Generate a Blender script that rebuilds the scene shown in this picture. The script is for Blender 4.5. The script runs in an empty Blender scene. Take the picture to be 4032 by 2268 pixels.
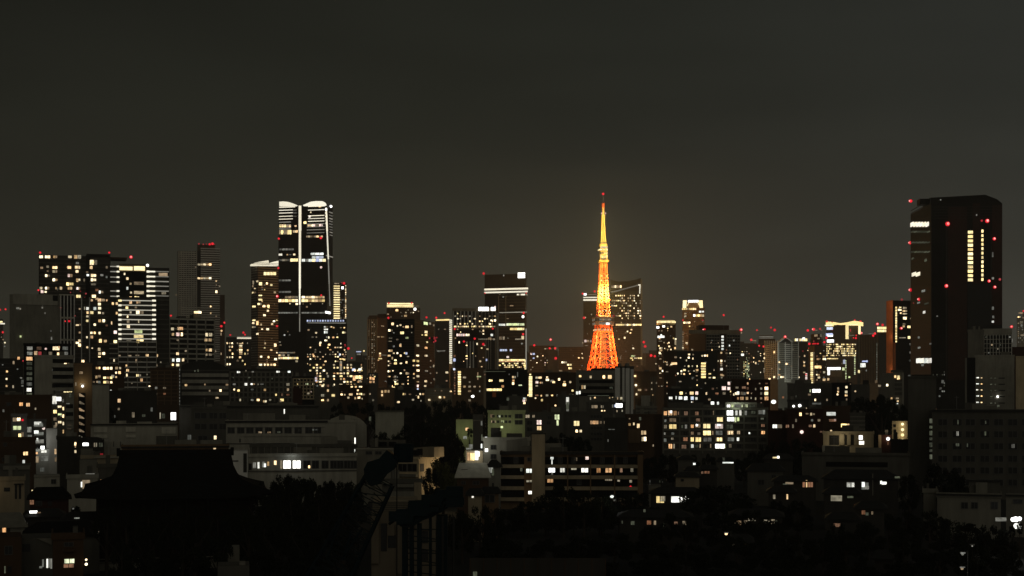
import bpy, math, random
from mathutils import Vector
R = math.radians
C = bpy.context.scene.collection
S = bpy.context.scene
# ---------------------------------------------------------------- camera, sky, light, exposure
F, CX, HY, H = 5540.0, 2016.0, 1570.0, 30.0        # focal length and horizon in photo pixels, eye height in metres
cam_d = bpy.data.cameras.new('camera')
cam_d.sensor_width = 36.0
cam_d.lens = F / 4032.0 * 36.0
cam_d.shift_y = (HY - 1134.0) / 4032.0
cam_d.clip_start, cam_d.clip_end = 1.0, 20000.0
cam = bpy.data.objects.new('camera', cam_d)
C.objects.link(cam)
cam.location = (0, 0, H)
cam.rotation_euler = (R(90), 0, 0)
S.camera = cam
S.view_settings.view_transform = 'Standard'
S.view_settings.look = 'None'
S.view_settings.gamma = 1.0
S.view_settings.exposure = 0.0
S.view_settings.use_curve_mapping = False
cy = S.cycles
cy.max_bounces, cy.diffuse_bounces, cy.glossy_bounces = 4, 2, 2
cy.transmission_bounces, cy.volume_bounces, cy.transparent_max_bounces = 2, 0, 8
cy.sample_clamp_indirect = 0.5
cy.sample_clamp_direct = 0.0
cy.use_denoising = True
cy.caustics_reflective = cy.caustics_refractive = False
cy.use_adaptive_sampling = False

SUN_EL, SUN_ROT = R(26), R(172)
w = bpy.data.worlds.new('World')
S.world = w
w.use_nodes = True
nt = w.node_tree
nt.nodes.clear()
N = nt.nodes.new
L = nt.links.new
out = N('ShaderNodeOutputWorld')
bg = N('ShaderNodeBackground')
L(bg.outputs[0], out.inputs[0])
tc = N('ShaderNodeTexCoord')
sep = N('ShaderNodeSeparateXYZ')
L(tc.outputs['Generated'], sep.inputs[0])
ramp = N('ShaderNodeValToRGB')                    # city glow of the night sky: olive grey, paler towards the horizon
L(sep.outputs['Z'], ramp.inputs[0])
SKY = [(0.0, (0.0500, 0.0465, 0.0330)), (0.06, (0.0395, 0.0375, 0.0268)), (0.12, (0.0285, 0.0282, 0.0207)),
       (0.20, (0.0200, 0.0207, 0.0155)), (0.30, (0.0150, 0.0158, 0.0125)), (1.0, (0.011, 0.0118, 0.010))]
el = ramp.color_ramp.elements
while len(el) < len(SKY):
    el.new(0.5)
for e, (p_, c_) in zip(el, SKY):
    e.position = p_
    e.color = (*c_, 1)
mx = N('ShaderNodeMath'); mx.operation = 'MULTIPLY_ADD'
L(sep.outputs['X'], mx.inputs[0]); mx.inputs[1].default_value = 0.85; mx.inputs[2].default_value = 1.0
cl = N('ShaderNodeTexNoise'); cl.inputs['Scale'].default_value = 3.0; cl.inputs['Detail'].default_value = 3.0
mp = N('ShaderNodeMapping'); mp.inputs['Scale'].default_value = (1.0, 1.0, 4.5); mp.inputs['Rotation'].default_value = (0, 0.12, 0)
L(tc.outputs['Generated'], mp.inputs[0]); L(mp.outputs[0], cl.inputs['Vector'])
cm = N('ShaderNodeMapRange'); cm.inputs[1].default_value = 0.35; cm.inputs[2].default_value = 0.75
cm.inputs[3].default_value = 0.84; cm.inputs[4].default_value = 1.12
L(cl.outputs[0], cm.inputs[0])
m2 = N('ShaderNodeMath'); m2.operation = 'MULTIPLY'
L(mx.outputs[0], m2.inputs[0]); L(cm.outputs[0], m2.inputs[1])
vm = N('ShaderNodeVectorMath'); vm.operation = 'SCALE'
tn = N('ShaderNodeMix'); tn.data_type = 'RGBA'; tn.blend_type = 'MULTIPLY'
tn.inputs[0].default_value = 1.0
tf = N('ShaderNodeMapRange'); tf.inputs[1].default_value = -0.05; tf.inputs[2].default_value = 0.35
L(sep.outputs['X'], tf.inputs[0])
tr = N('ShaderNodeMix'); tr.data_type = 'RGBA'
tr.inputs[6].default_value = (0.99, 1.0, 0.98, 1); tr.inputs[7].default_value = (0.98, 1.0, 1.12, 1)
L(tf.outputs[0], tr.inputs[0]); L(ramp.outputs[0], tn.inputs[6]); L(tr.outputs[2], tn.inputs[7])
L(tn.outputs[2], vm.inputs[0]); L(m2.outputs[0], vm.inputs[3])
sk = N('ShaderNodeTexSky'); sk.sky_type = 'NISHITA'; sk.sun_disc = False
sk.sun_elevation = R(-12); sk.sun_rotation = SUN_ROT
va = N('ShaderNodeVectorMath'); va.operation = 'ADD'
sc2 = N('ShaderNodeVectorMath'); sc2.operation = 'SCALE'; sc2.inputs[3].default_value = 0.02
L(sk.outputs[0], sc2.inputs[0]); L(sc2.outputs[0], va.inputs[0]); L(vm.outputs[0], va.inputs[1])
L(va.outputs[0], bg.inputs[0])
bg.inputs[1].default_value = 1.0

sd = bpy.data.lights.new('sun', 'SUN')             # the pale light of a hazy city night from behind the camera
sd.energy = 0.20
sd.angle = R(70)
sd.color = (1.0, 0.92, 0.74)
sun = bpy.data.objects.new('sun', sd)
C.objects.link(sun)
sun.rotation_euler = (R(90) - SUN_EL, 0, R(8))
HAZE_DENSITY = 0.00009

# ---------------------------------------------------------------- helpers
CROPS = dict(S=(0, 0, 1), A=(0, 900, 2.07), B=(600, 900, 2.07), C=(950, 750, 2.07), D=(1400, 1000, 2.4143), E=(2050, 720, 1.811),
             F=(2500, 1100, 2.898), G=(2950, 1100, 2.898), H=(3432, 720, 1.61), M1=(0, 1350, 2.898), M2=(550, 1350, 2.414),
             M3=(1200, 1400, 2.414), M4=(1800, 1400, 2.415), M5=(2500, 1400, 2.414), M6=(3100, 1400, 2.898),
             M7=(3400, 1350, 2.229), M8=(0, 1700, 2.551), N1=(300, 1700, 2.551), N2=(1100, 1700, 2.551),
             N3=(1800, 1700, 2.551), N4=(2400, 1750, 2.7975), N5=(3200, 1700, 2.5505))


def gz(y):
    return -0.009 * max(0.0, min(y, 3200.0) - 350.0)


def P(px, py, d):
    return Vector(((px - CX) / F * d, d, H - (py - HY) / F * d))


def new_mat(name):
    m = bpy.data.materials.new(name)
    m.use_nodes = True
    m.node_tree.nodes.clear()
    return m, m.node_tree.nodes.new, m.node_tree.links.new


def wall_mat(name, col, rough=0.85, var=0.35, scale=0.25, spec=0.1, metal=0.0):
    """A weathered surface: blotches and rain streaks on a plain colour."""
    m, N, L = new_mat(name)
    o = N('ShaderNodeOutputMaterial')
    b = N('ShaderNodeBsdfPrincipled')
    b.inputs['Roughness'].default_value = rough
    b.inputs['Metallic'].default_value = metal
    b.inputs['Specular IOR Level'].default_value = spec
    L(b.outputs[0], o.inputs[0])
    t = N('ShaderNodeTexCoord')
    mp = N('ShaderNodeMapping')
    mp.inputs['Scale'].default_value = (scale * 3, scale * 3, scale * 0.5)
    L(t.outputs['Object'], mp.inputs[0])
    n1 = N('ShaderNodeTexNoise')
    n1.inputs['Scale'].default_value = 1.0
    n1.inputs['Detail'].default_value = 4.0
    L(mp.outputs[0], n1.inputs['Vector'])
    n2 = N('ShaderNodeTexNoise')
    n2.inputs['Scale'].default_value = scale * 0.4
    L(t.outputs['Object'], n2.inputs['Vector'])
    ad = N('ShaderNodeMath'); ad.operation = 'ADD'
    L(n1.outputs[0], ad.inputs[0]); L(n2.outputs[0], ad.inputs[1])
    mr = N('ShaderNodeMapRange')
    mr.inputs[1].default_value = 0.6; mr.inputs[2].default_value = 1.4
    mr.inputs[3].default_value = 1 - var; mr.inputs[4].default_value = 1 + var * 0.6
    L(ad.outputs[0], mr.inputs[0])
    vs = N('ShaderNodeVectorMath'); vs.operation = 'SCALE'
    vs.inputs[0].default_value = col
    L(mr.outputs[0], vs.inputs[3])
    L(vs.outputs[0], b.inputs['Base Color'])
    return m


def lamp_mat(name, c0, c1, lo, hi, k=1.0, uneven=0.5, sample='NONE'):
    """A lit window or lamp: every object draws its own tint and strength; curtains and furniture make it uneven."""
    m, N, L = new_mat(name)
    o = N('ShaderNodeOutputMaterial')
    e = N('ShaderNodeEmission')
    L(e.outputs[0], o.inputs[0])
    oi = N('ShaderNodeObjectInfo')
    t = N('ShaderNodeTexCoord')
    mix = N('ShaderNodeMix'); mix.data_type = 'RGBA'
    mix.inputs[6].default_value = (*c0, 1); mix.inputs[7].default_value = (*c1, 1)
    w2 = N('ShaderNodeMath'); w2.operation = 'MULTIPLY'; w2.inputs[1].default_value = 7.31
    L(oi.outputs['Random'], w2.inputs[0])
    fr = N('ShaderNodeMath'); fr.operation = 'FRACT'
    L(w2.outputs[0], fr.inputs[0]); L(fr.outputs[0], mix.inputs[0])
    L(mix.outputs[2], e.inputs[0])
    pw = N('ShaderNodeMath'); pw.operation = 'POWER'; pw.inputs[1].default_value = k
    L(oi.outputs['Random'], pw.inputs[0])
    mr = N('ShaderNodeMapRange'); mr.inputs[3].default_value = lo; mr.inputs[4].default_value = hi
    L(pw.outputs[0], mr.inputs[0])
    of = N('ShaderNodeMath'); of.operation = 'MULTIPLY'; of.inputs[1].default_value = 91.0
    L(oi.outputs['Random'], of.inputs[0])
    av = N('ShaderNodeVectorMath'); av.operation = 'ADD'
    L(t.outputs['Object'], av.inputs[0]); L(of.outputs[0], av.inputs[1])
    mp = N('ShaderNodeMapping'); mp.inputs['Scale'].default_value = (2.4, 2.4, 1.3)
    L(av.outputs[0], mp.inputs[0])
    n = N('ShaderNodeTexNoise'); n.inputs['Scale'].default_value = 1.0; n.inputs['Detail'].default_value = 2.0
    L(mp.outputs[0], n.inputs['Vector'])
    m3 = N('ShaderNodeMapRange'); m3.inputs[1].default_value = 0.33; m3.inputs[2].default_value = 0.67
    m3.inputs[3].default_value = 1 - uneven; m3.inputs[4].default_value = 1 + uneven * 0.5
    L(n.outputs[0], m3.inputs[0])
    ml = N('ShaderNodeMath'); ml.operation = 'MULTIPLY'
    L(mr.outputs[0], ml.inputs[0]); L(m3.outputs[0], ml.inputs[1])
    L(ml.outputs[0], e.inputs[1])
    m.cycles.emission_sampling = sample
    return m


M = dict(
    black=wall_mat('black_cladding', (0.009, 0.009, 0.0085), 0.6, spec=0.04),
    glass=wall_mat('dark_glass', (0.010, 0.011, 0.011), 0.3, 0.3, 0.05, 0.10),
    dark=wall_mat('dark_render', (0.045, 0.042, 0.036)),
    dkbrown=wall_mat('dark_brown_tile', (0.075, 0.045, 0.026)),
    taupe=wall_mat('taupe_render', (0.15, 0.125, 0.09)),
    brown=wall_mat('brown_tile', (0.16, 0.105, 0.06)),
    redbrown=wall_mat('red_brown_tile', (0.05, 0.022, 0.016)),
    orange=wall_mat('orange_stone', (0.70, 0.22, 0.08)),
    dkgrey=wall_mat('dark_grey_render', (0.10, 0.095, 0.08)),
    grey=wall_mat('grey_concrete', (0.20, 0.19, 0.155)),
    lgrey=wall_mat('light_grey_concrete', (0.34, 0.325, 0.27)),
    pale=wall_mat('pale_render', (0.50, 0.48, 0.40)),
    white=wall_mat('white_render', (0.72, 0.71, 0.66), 0.8, 0.2),
    cream=wall_mat('cream_render', (0.58, 0.47, 0.30)),
    beige=wall_mat('beige_render', (0.30, 0.25, 0.17)),
    green=wall_mat('green_render', (0.33, 0.34, 0.20)),
    roof=wall_mat('dark_roof', (0.03, 0.029, 0.027), 0.7),
    rooftile=wall_mat('black_roof_tile', (0.012, 0.012, 0.011), 0.9, spec=0.02),
    timber=wall_mat('dark_timber', (0.012, 0.009, 0.007)),
    steel=wall_mat('galvanised_steel', (0.25, 0.25, 0.24), 0.5, 0.3, 0.5, 0.4, 0.4),
    teal=wall_mat('dark_teal_paint', (0.006, 0.015, 0.018), 0.6),
    torange=wall_mat('orange_steel_paint', (0.40, 0.085, 0.024), 0.6, 0.15),
    tgold=wall_mat('lamp_gold_steel_paint', (0.36, 0.24, 0.065), 0.6, 0.1),  # white paint with the gold of the floodlights put into its colour
    leaf=wall_mat('dark_foliage', (0.014, 0.018, 0.009), 0.9, 0.6, 0.8, 0.1),
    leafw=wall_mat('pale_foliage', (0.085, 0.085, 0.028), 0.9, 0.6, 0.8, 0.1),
    bark=wall_mat('bark', (0.05, 0.04, 0.03), 0.95),
    ground=wall_mat('asphalt_and_soil', (0.035, 0.034, 0.03), 0.95, 0.5, 0.02),
    x=wall_mat('window_glass_dark', (0.012, 0.012, 0.012), 0.3, 0.4, 1.0, 0.3),
    frame=wall_mat('window_frame', (0.10, 0.10, 0.095), 0.6),
)
WARM0, WARM1 = (1.0, 0.61, 0.26), (1.0, 0.87, 0.57)
K = dict(
    w=lamp_mat('lit_warm_window', WARM0, WARM1, 0.45, 3.6, 1.7, 0.45),
    n=lamp_mat('dim_warm_window', (1.0, 0.66, 0.36), (0.95, 0.86, 0.62), 0.12, 0.45, 1.0),
    y=lamp_mat('lit_gold_window', (1.0, 0.72, 0.27), (1.0, 0.82, 0.42), 0.9, 2.6, 1.0, 0.35),
    Y=lamp_mat('bright_gold_lamp', (1.0, 0.78, 0.36), (1.0, 0.84, 0.46), 1.3, 2.0, 1.0, 0.2),
    o=lamp_mat('lit_orange_window', (1.0, 0.50, 0.20), (1.0, 0.66, 0.36), 0.4, 1.3, 1.0),
    q=lamp_mat('dim_orange_window', (1.0, 0.42, 0.20), (1.0, 0.60, 0.38), 0.08, 0.32, 1.0),
    c=lamp_mat('lit_white_window', (0.90, 0.96, 0.88), (1.0, 0.96, 0.84), 0.7, 2.1, 1.0, 0.4),
    m=lamp_mat('dim_white_window', (0.84, 0.88, 0.76), (0.98, 0.94, 0.80), 0.07, 0.30, 1.0),
    W=lamp_mat('bright_white_lamp', (0.98, 0.98, 0.97), (1.0, 0.96, 0.85), 2.2, 3.2, 1.0, 0.12),
    V=lamp_mat('white_light_strip', (1.0, 0.90, 0.66), (1.0, 0.94, 0.76), 1.0, 1.4, 1.0, 0.08),
    v=lamp_mat('dim_light_strip', (1.0, 0.92, 0.74), (0.96, 0.93, 0.80), 0.14, 0.34, 1.0, 0.3),
    u=lamp_mat('soft_light_strip', (1.0, 0.92, 0.70), (1.0, 0.94, 0.78), 0.45, 0.65, 1.0, 0.15),
    b=lamp_mat('blue_white_lamp', (0.52, 0.60, 1.0), (0.78, 0.85, 1.0), 0.6, 1.4, 1.0, 0.2),
    p=lamp_mat('pinkish_window', (1.0, 0.66, 0.56), (1.0, 0.84, 0.76), 0.7, 1.9, 1.0),
    r=lamp_mat('red_warning_lamp', (1.0, 0.015, 0.035), (1.0, 0.04, 0.05), 0.8, 1.2, 1.0, 0.0),
    R=lamp_mat('red_lamp_core', (1.0, 0.24, 0.22), (1.0, 0.36, 0.32), 1.4, 2.2, 1.0, 0.0),
    z=lamp_mat('dim_red_lamp', (1.0, 0.06, 0.08), (1.0, 0.13, 0.14), 0.18, 0.5, 1.0, 0.0),
    e=lamp_mat('greenish_window', (0.80, 0.92, 0.40), (0.92, 0.98, 0.68), 0.5, 1.4, 1.0),
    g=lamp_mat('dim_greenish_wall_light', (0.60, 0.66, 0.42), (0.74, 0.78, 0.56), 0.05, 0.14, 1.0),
)


def mesh_obj(name, verts, faces, mat, parent=None, smooth=False):
    me = bpy.data.meshes.new(name)
    me.from_pydata([tuple(v) for v in verts], [], faces)
    me.materials.append(mat)
    if smooth:
        me.polygons.foreach_set('use_smooth', [True] * len(faces))
    o = bpy.data.objects.new(name, me)
    C.objects.link(o)
    if parent is not None:
        o.parent = parent
    return o


BOXF = [(0, 3, 2, 1), (4, 5, 6, 7), (0, 1, 5, 4), (1, 2, 6, 5), (2, 3, 7, 6), (3, 0, 4, 7)]


class MB:
    """Collects boxes, prisms and bars that make up ONE mesh."""
    def __init__(self):
        self.v, self.f = [], []

    def box(self, x0, x1, y0, y1, z0, z1):
        b = len(self.v)
        self.v += [(x0, y0, z0), (x1, y0, z0), (x1, y1, z0), (x0, y1, z0), (x0, y0, z1), (x1, y0, z1), (x1, y1, z1), (x0, y1, z1)]
        self.f += [tuple(b + i for i in f) for f in BOXF]
        return self

    def prism(self, poly, y0, y1):
        """poly of (x, z), extruded from y0 (front) to y1."""
        b, n = len(self.v), len(poly)
        self.v += [(x, y0, z) for x, z in poly] + [(x, y1, z) for x, z in poly]
        self.f += [tuple(b + i for i in range(n)), tuple(b + n + i for i in reversed(range(n)))]
        self.f += [(b + i, b + n + i, b + n + (i + 1) % n, b + (i + 1) % n) for i in range(n)]
        return self

    def column(self, poly, z0, z1, poly2=None):
        """footprint poly of (x, y) from z0 up to z1."""
        b, n = len(self.v), len(poly)
        self.v += [(x, y, z0) for x, y in poly] + [(x, y, z1) for x, y in (poly2 or poly)]
        self.f += [tuple(b + i for i in reversed(range(n))), tuple(b + n + i for i in range(n))]
        self.f += [(b + i, b + (i + 1) % n, b + n + (i + 1) % n, b + n + i) for i in range(n)]
        return self

    def bar(self, a, b, r, r2=None, n=4):
        a, b = Vector(a), Vector(b)
        r2 = r if r2 is None else r2
        d = (b - a).normalized()
        u = d.cross(Vector((0, 0, 1)) if abs(d.z) < 0.95 else Vector((1, 0, 0))).normalized()
        w_ = d.cross(u)
        k = len(self.v)
        for c, rr in ((a, r), (b, r2)):
            for i in range(n):
                t = 2 * math.pi * (i + 0.5) / n
                self.v.append(tuple(c + (u * math.cos(t) + w_ * math.sin(t)) * rr))
        self.f += [tuple(k + i for i in range(n)), tuple(k + n + i for i in reversed(range(n)))]
        self.f += [(k + i, k + n + i, k + n + (i + 1) % n, k + (i + 1) % n) for i in range(n)]
        return self

    def build(self, name, mat, parent=None):
        return mesh_obj(name, self.v, self.f, mat, parent)


def unit_mesh(name, mat, kind='cube'):
    mb = MB()
    if kind == 'cube':
        mb.box(-.5, .5, -.5, .5, -.5, .5)
    elif kind == 'frame':
        for x0, x1, z0, z1 in ((-.54, -.47, -.54, .54), (.47, .54, -.54, .54), (-.47, .47, -.54, -.47), (-.47, .47, .47, .54), (-.03, .03, -.47, .47)):
            mb.box(x0, x1, -.9, -.45, z0, z1)
    elif kind == 'ball':
        n, k = 10, 6
        vs = [(0, 0, -1)]
        for j in range(1, k):
            a = -math.pi / 2 + math.pi * j / k
            vs += [(math.cos(a) * math.cos(2 * math.pi * i / n), math.cos(a) * math.sin(2 * math.pi * i / n), math.sin(a)) for i in range(n)]
        vs.append((0, 0, 1))
        fs = [(0, 1 + (i + 1) % n, 1 + i) for i in range(n)]
        for j in range(k - 2):
            q = 1 + j * n
            fs += [(q + i, q + (i + 1) % n, q + n + (i + 1) % n, q + n + i) for i in range(n)]
        q = 1 + (k - 2) * n
        fs += [(q + i, q + (i + 1) % n, len(vs) - 1) for i in range(n)]
        mb.v, mb.f = vs, fs
    me = bpy.data.meshes.new(name)
    me.from_pydata(mb.v, [], mb.f)
    me.materials.append(mat)
    return me


UC = {k: unit_mesh('window_' + m.name, m) for k, m in K.items()}
UC['x'] = unit_mesh('window_dark', M['x'])
UB = {k: unit_mesh('lamp_' + m.name, m, 'ball') for k, m in K.items()}
UF = unit_mesh('window_frame', M['frame'], 'frame')


def tag(o, label, cat, group=None, kind=None):
    if label:
        o['label'] = label
    if cat:
        o['category'] = cat
    if group:
        o['group'] = group
    if kind:
        o['kind'] = kind
    return o


def empty(name, loc, label=None, cat=None, group=None, rz=0.0):
    o = bpy.data.objects.new(name, None)
    C.objects.link(o)
    o.location = loc
    o.rotation_euler = (0, 0, rz)
    o.empty_display_size = 1
    return tag(o, label, cat, group)


def nums(s):
    """'x y [w h] [kind]; ...' -> list of tuples"""
    res = []
    for it in s.split(';'):
        t = it.split()
        if not t:
            continue
        k = None
        if not t[-1].replace('.', '').replace('-', '').isdigit():
            k = t.pop()
        res.append(([float(v) for v in t], k))
    return res


ALL = []


class Bl:
    """A building seen in the photograph: a block with one or two visible faces, placed at distance d."""
    def __init__(s, crop, name, label, x0, x1, yt, d, mat='dark', dep=16, cn=None, grp=None, cat='building', yb=None, body=True, rnd=None):
        s.ox, s.oy, s.sc = CROPS[crop]
        s.d, s.cn, s.mat = d, cn, mat
        s.mo, s.deferred = 0.0, []
        ALL.append(s)
        s.rng = random.Random(label)
        s.px = lambda x: s.ox + x / s.sc
        s.py = lambda y: s.oy + y / s.sc
        s.xc = s.px(cn[0]) if cn else s.px((x0 + x1) / 2)
        phi = R(cn[1]) if cn else 0.0
        s.phi = phi
        az = math.atan((s.xc - CX) / F)
        s.rot = -az + phi
        s.O = P(s.xc, HY, d); s.O.z = 0
        s.t = Vector((math.cos(s.rot), math.sin(s.rot), 0))
        s.n = Vector((-math.sin(s.rot), math.cos(s.rot), 0))
        s.zb = gz(d)
        s.root = empty(name, (s.O.x, s.O.y, s.zb), label, cat, grp, s.rot)
        if cn:
            if phi < 0:
                s.u0, s.u1 = s.uz(x0, yt, 0)[0], 0.0
                dep = s.uz(x1, yt, 1)[0]
            else:
                s.u0, s.u1 = 0.0, s.uz(x1, yt, 0)[0]
                dep = s.uz(x0, yt, 1)[0]
        else:
            s.u0, s.u1 = s.uz(x0, yt, 0)[0], s.uz(x1, yt, 0)[0]
        s.dep = dep
        zx = x0 if not cn else cn[0]
        s.h = s.uz(zx, yt, 0)[1]
        if body:
            mb = MB()
            zlo = -8.0 if d > 350 else -1.0
            if yb is not None:
                zlo = s.uz(zx, yb, 0)[1]
            mb.box(s.u0, s.u1, 0, dep, zlo, s.h)
            mb.build('wall', M[mat], s.root)

    def face(s, x):
        if not s.cn:
            return 0
        return 1 if (s.px(x) > s.xc) == (s.phi < 0) else 0

    def uz(s, x, y, f):
        dr = Vector(((s.px(x) - CX) / F, 1.0, -(s.py(y) - HY) / F))
        nn, tt = (s.n, s.t) if f == 0 else (s.t, s.n)
        k = s.O.dot(nn) / dr.dot(nn)
        hit = dr * k
        return (hit - s.O).dot(tt), H + hit.z - s.zb

    def rect(s, x0, y0, x1, y1, f=None):
        f = s.face((x0 + x1) / 2) if f is None else f
        xm, ym = (x0 + x1) / 2, (y0 + y1) / 2
        a, b = s.uz(x0, ym, f)[0], s.uz(x1, ym, f)[0]
        return f, min(a, b), max(a, b), s.uz(xm, y1, f)[1], s.uz(xm, y0, f)[1]

    def lbox(s, f, u0, u1, z0, z1, out, inn):
        if f == 0:
            return (u0, u1, -out, inn, z0, z1)
        if s.phi < 0:
            return (-inn, out, u0, u1, z0, z1)
        return (-out, inn, u0, u1, z0, z1)

    # ---- parts
    def part(s, name, rects, mat, out=0.4, inn=0.0, kind=None):
        mb = MB()
        s.mo = max(s.mo, out)
        for r in rects:
            mb.box(*s.lbox(*s.rect(*r), out, inn))
        mb.build(name, M.get(mat) or K[mat], s.root)
        return s

    def win(s, txt, dk='w', dw=20, dh=20, out=0.08, name='window', fr=None):
        for v, k in nums(txt):
            x, y = v[0], v[1]
            ww, hh = (v[2], v[3]) if len(v) > 3 else (dw, dh)
            if s.d >= 750 and ww < 60:
                ww, hh = ww * .78, hh * .78
            if s.d >= 750 and hh * 1.55 < ww < 75 and name == 'window' and (k or dk) in 'wycop':
                q = s.rng.uniform(.36, .60)                    # two rooms or two sashes side by side
                s.one(x - ww * (1 - q) / 2, y, ww * q * .88, hh, k or dk, out, name, fr)
                s.one(x + ww * q / 2, y, ww * (1 - q) * .88, hh * s.rng.choice((1, 1, .8)), s.rng.choice((k or dk, k or dk, 'n')), out, name, fr)
                continue
            s.one(x, y, ww, hh, k or dk, out, name, fr)
        return s

    def one(s, x, y, ww, hh, k, out=0.08, name='window', fr=None):
        f, u0, u1, z0, z1 = s.rect(x - ww / 2, y - hh / 2, x + ww / 2, y + hh / 2)
        late = out == 0.08 and s.d >= 750
        b = s.lbox(f, u0, u1, z0, z1, out, 0.12)
        o = bpy.data.objects.new(name, UC[k])
        C.objects.link(o)
        o.parent = s.root
        o.location = ((b[0] + b[1]) / 2, (b[2] + b[3]) / 2, (b[4] + b[5]) / 2)
        if f == 0:
            o.scale = (u1 - u0, out + 0.12, z1 - z0)
        else:
            o.rotation_euler = (0, 0, R(90) if s.phi < 0 else R(-90))
            o.scale = (u1 - u0, out + 0.12, z1 - z0)
        if late:
            s.deferred.append((o, f, u0, u1, z0, z1))
        if fr is None:
            fr = s.d < 700 and (u1 - u0) > 1.0 and name == 'window'
        if fr:
            q = bpy.data.objects.new('window_frame', UF)
            C.objects.link(q)
            q.parent = o
        return o

    def sprinkle(s, n, kinds='nnnwwqmy'):
        """small lit rooms here and there on the front, on the building's own floor grid"""
        rg = random.Random(s.root['label'] + 'sp')
        zlo = max(3.0, H - (1585 - HY) / F * s.d - s.zb)
        nf = int((s.h - zlo - 2) / 3.4)
        nc = int((s.u1 - s.u0 - 2) / 3.6)
        if nf < 1 or nc < 1:
            return
        taken = set()
        for _ in range(min(n, int(nf * nc * .35))):
            i, j = rg.randrange(nc), rg.randrange(nf)
            if (i, j) in taken:
                continue
            taken.add((i, j))
            u, z = s.u0 + 1 + (i + .5) * (s.u1 - s.u0 - 2) / nc, zlo + (j + .5) * 3.4
            ww, hh = rg.choice((0.9, 1.3, 1.7, 2.2)), rg.choice((1.0, 1.3, 1.6))
            o = bpy.data.objects.new('window', UC[rg.choice(kinds)])
            C.objects.link(o)
            o.parent = s.root
            out = min(s.mo, 1.4) + 0.05
            o.location = (u, (0.12 - out) / 2, z)
            o.scale = (ww, out + 0.12, hh)

    def settle(s):
        """far windows stand just proud of the bands and piers of their facade"""
        out = min(s.mo, 1.4) + 0.06
        for o, f, u0, u1, z0, z1 in s.deferred:
            b = s.lbox(f, u0, u1, z0, z1, out, 0.12)
            o.location = ((b[0] + b[1]) / 2, (b[2] + b[3]) / 2, (b[4] + b[5]) / 2)
            o.scale = (u1 - u0, out + 0.12, z1 - z0)

    def grid(s, x0, y0, x1, y1, nc, nr, p, kinds='w', fw=0.55, fh=0.5, out=0.08, cv=0.6, maxn=100, seed=0):
        rg = random.Random(s.root['label'] + str(seed))
        cp = [1 - cv + 2 * cv * rg.random() for _ in range(nc)]
        cw, ch = (x1 - x0) / nc, (y1 - y0) / nr
        n = 0
        cells = [(i, j) for j in range(nr) for i in range(nc)]
        rg.shuffle(cells)
        for i, j in cells:
            if n >= maxn or rg.random() > p * cp[i]:
                continue
            k = rg.choice(kinds)
            a = rg.random()
            ww = .86 * cw * fw * (0.6 if a < 0.3 else 1.0 if a < 0.85 else 1.5)
            s.one(x0 + (i + .5) * cw + rg.uniform(-.08, .08) * cw, y0 + (j + .5) * ch, ww, ch * fh * rg.uniform(.8, 1.1), k, out)
            n += 1
        return s

    def seg(s, x0, x1, y, h, n, k, gap=0.2, out=0.08, skip=0.0, name='window'):
        cw = (x1 - x0) / n
        for i in range(n):
            if s.rng.random() >= skip:
                s.one(x0 + (i + .5) * cw, y, cw * (1 - gap), h, k if len(k) == 1 else s.rng.choice(k), out, name)
        return s

    def vseg(s, x, w_, y0, y1, n, k, gap=0.35, out=0.1, skip=0.0, name='window'):
        ch = (y1 - y0) / n
        for i in range(n):
            if s.rng.random() >= skip:
                s.one(x, y0 + (i + .5) * ch, w_, ch * (1 - gap), k if len(k) == 1 else s.rng.choice(k), out, name)
        return s

    def bands(s, x0, x1, y0, y1, n, mat, fill=0.3, out=0.5, name='floor_bands'):
        ch = (y1 - y0) / n
        s.part(name, [(x0, y0 + i * ch, x1, y0 + (i + fill) * ch) for i in range(n)], mat, out)
        return s

    def piers(s, x0, x1, y0, y1, n, mat, fill=0.25, out=0.6, name='facade_piers'):
        cw = (x1 - x0) / n
        s.part(name, [(x0 + (i - fill / 2) * cw, y0, x0 + (i + fill / 2) * cw, y1) for i in range(n + 1)], mat, out)
        return s

    def strips(s, x0, x1, ys, h, k='V', out=0.5, name='light_strip'):
        for y in ys:
            s.one(x0 / 2 + x1 / 2, y, x1 - x0, h, k, out, name)
        return s

    def poly(s, name, pts, mat, thick=4.0, out=0.0):
        pp = [s.uz(x, y, 0) for x, y in pts]
        MB().prism(pp, -out, thick - out).build(name, M.get(mat) or K[mat], s.root)
        return s

    def top(s, name, x0, x1, y0, y1, mat, dep=None, back=1.5):
        """a block standing on the roof (front face set back a little)"""
        u0, z1 = s.uz(x0, y0, 0)
        u1, _ = s.uz(x1, y0, 0)
        z0 = max(s.h, s.uz(x0, y1, 0)[1]) if s.uz(x0, y1, 0)[1] > s.h - 1 else s.h
        MB().box(u0, u1, back, back + (dep or s.dep * 0.6), z0, z1).build(name, M[mat], s.root)
        return s

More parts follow.
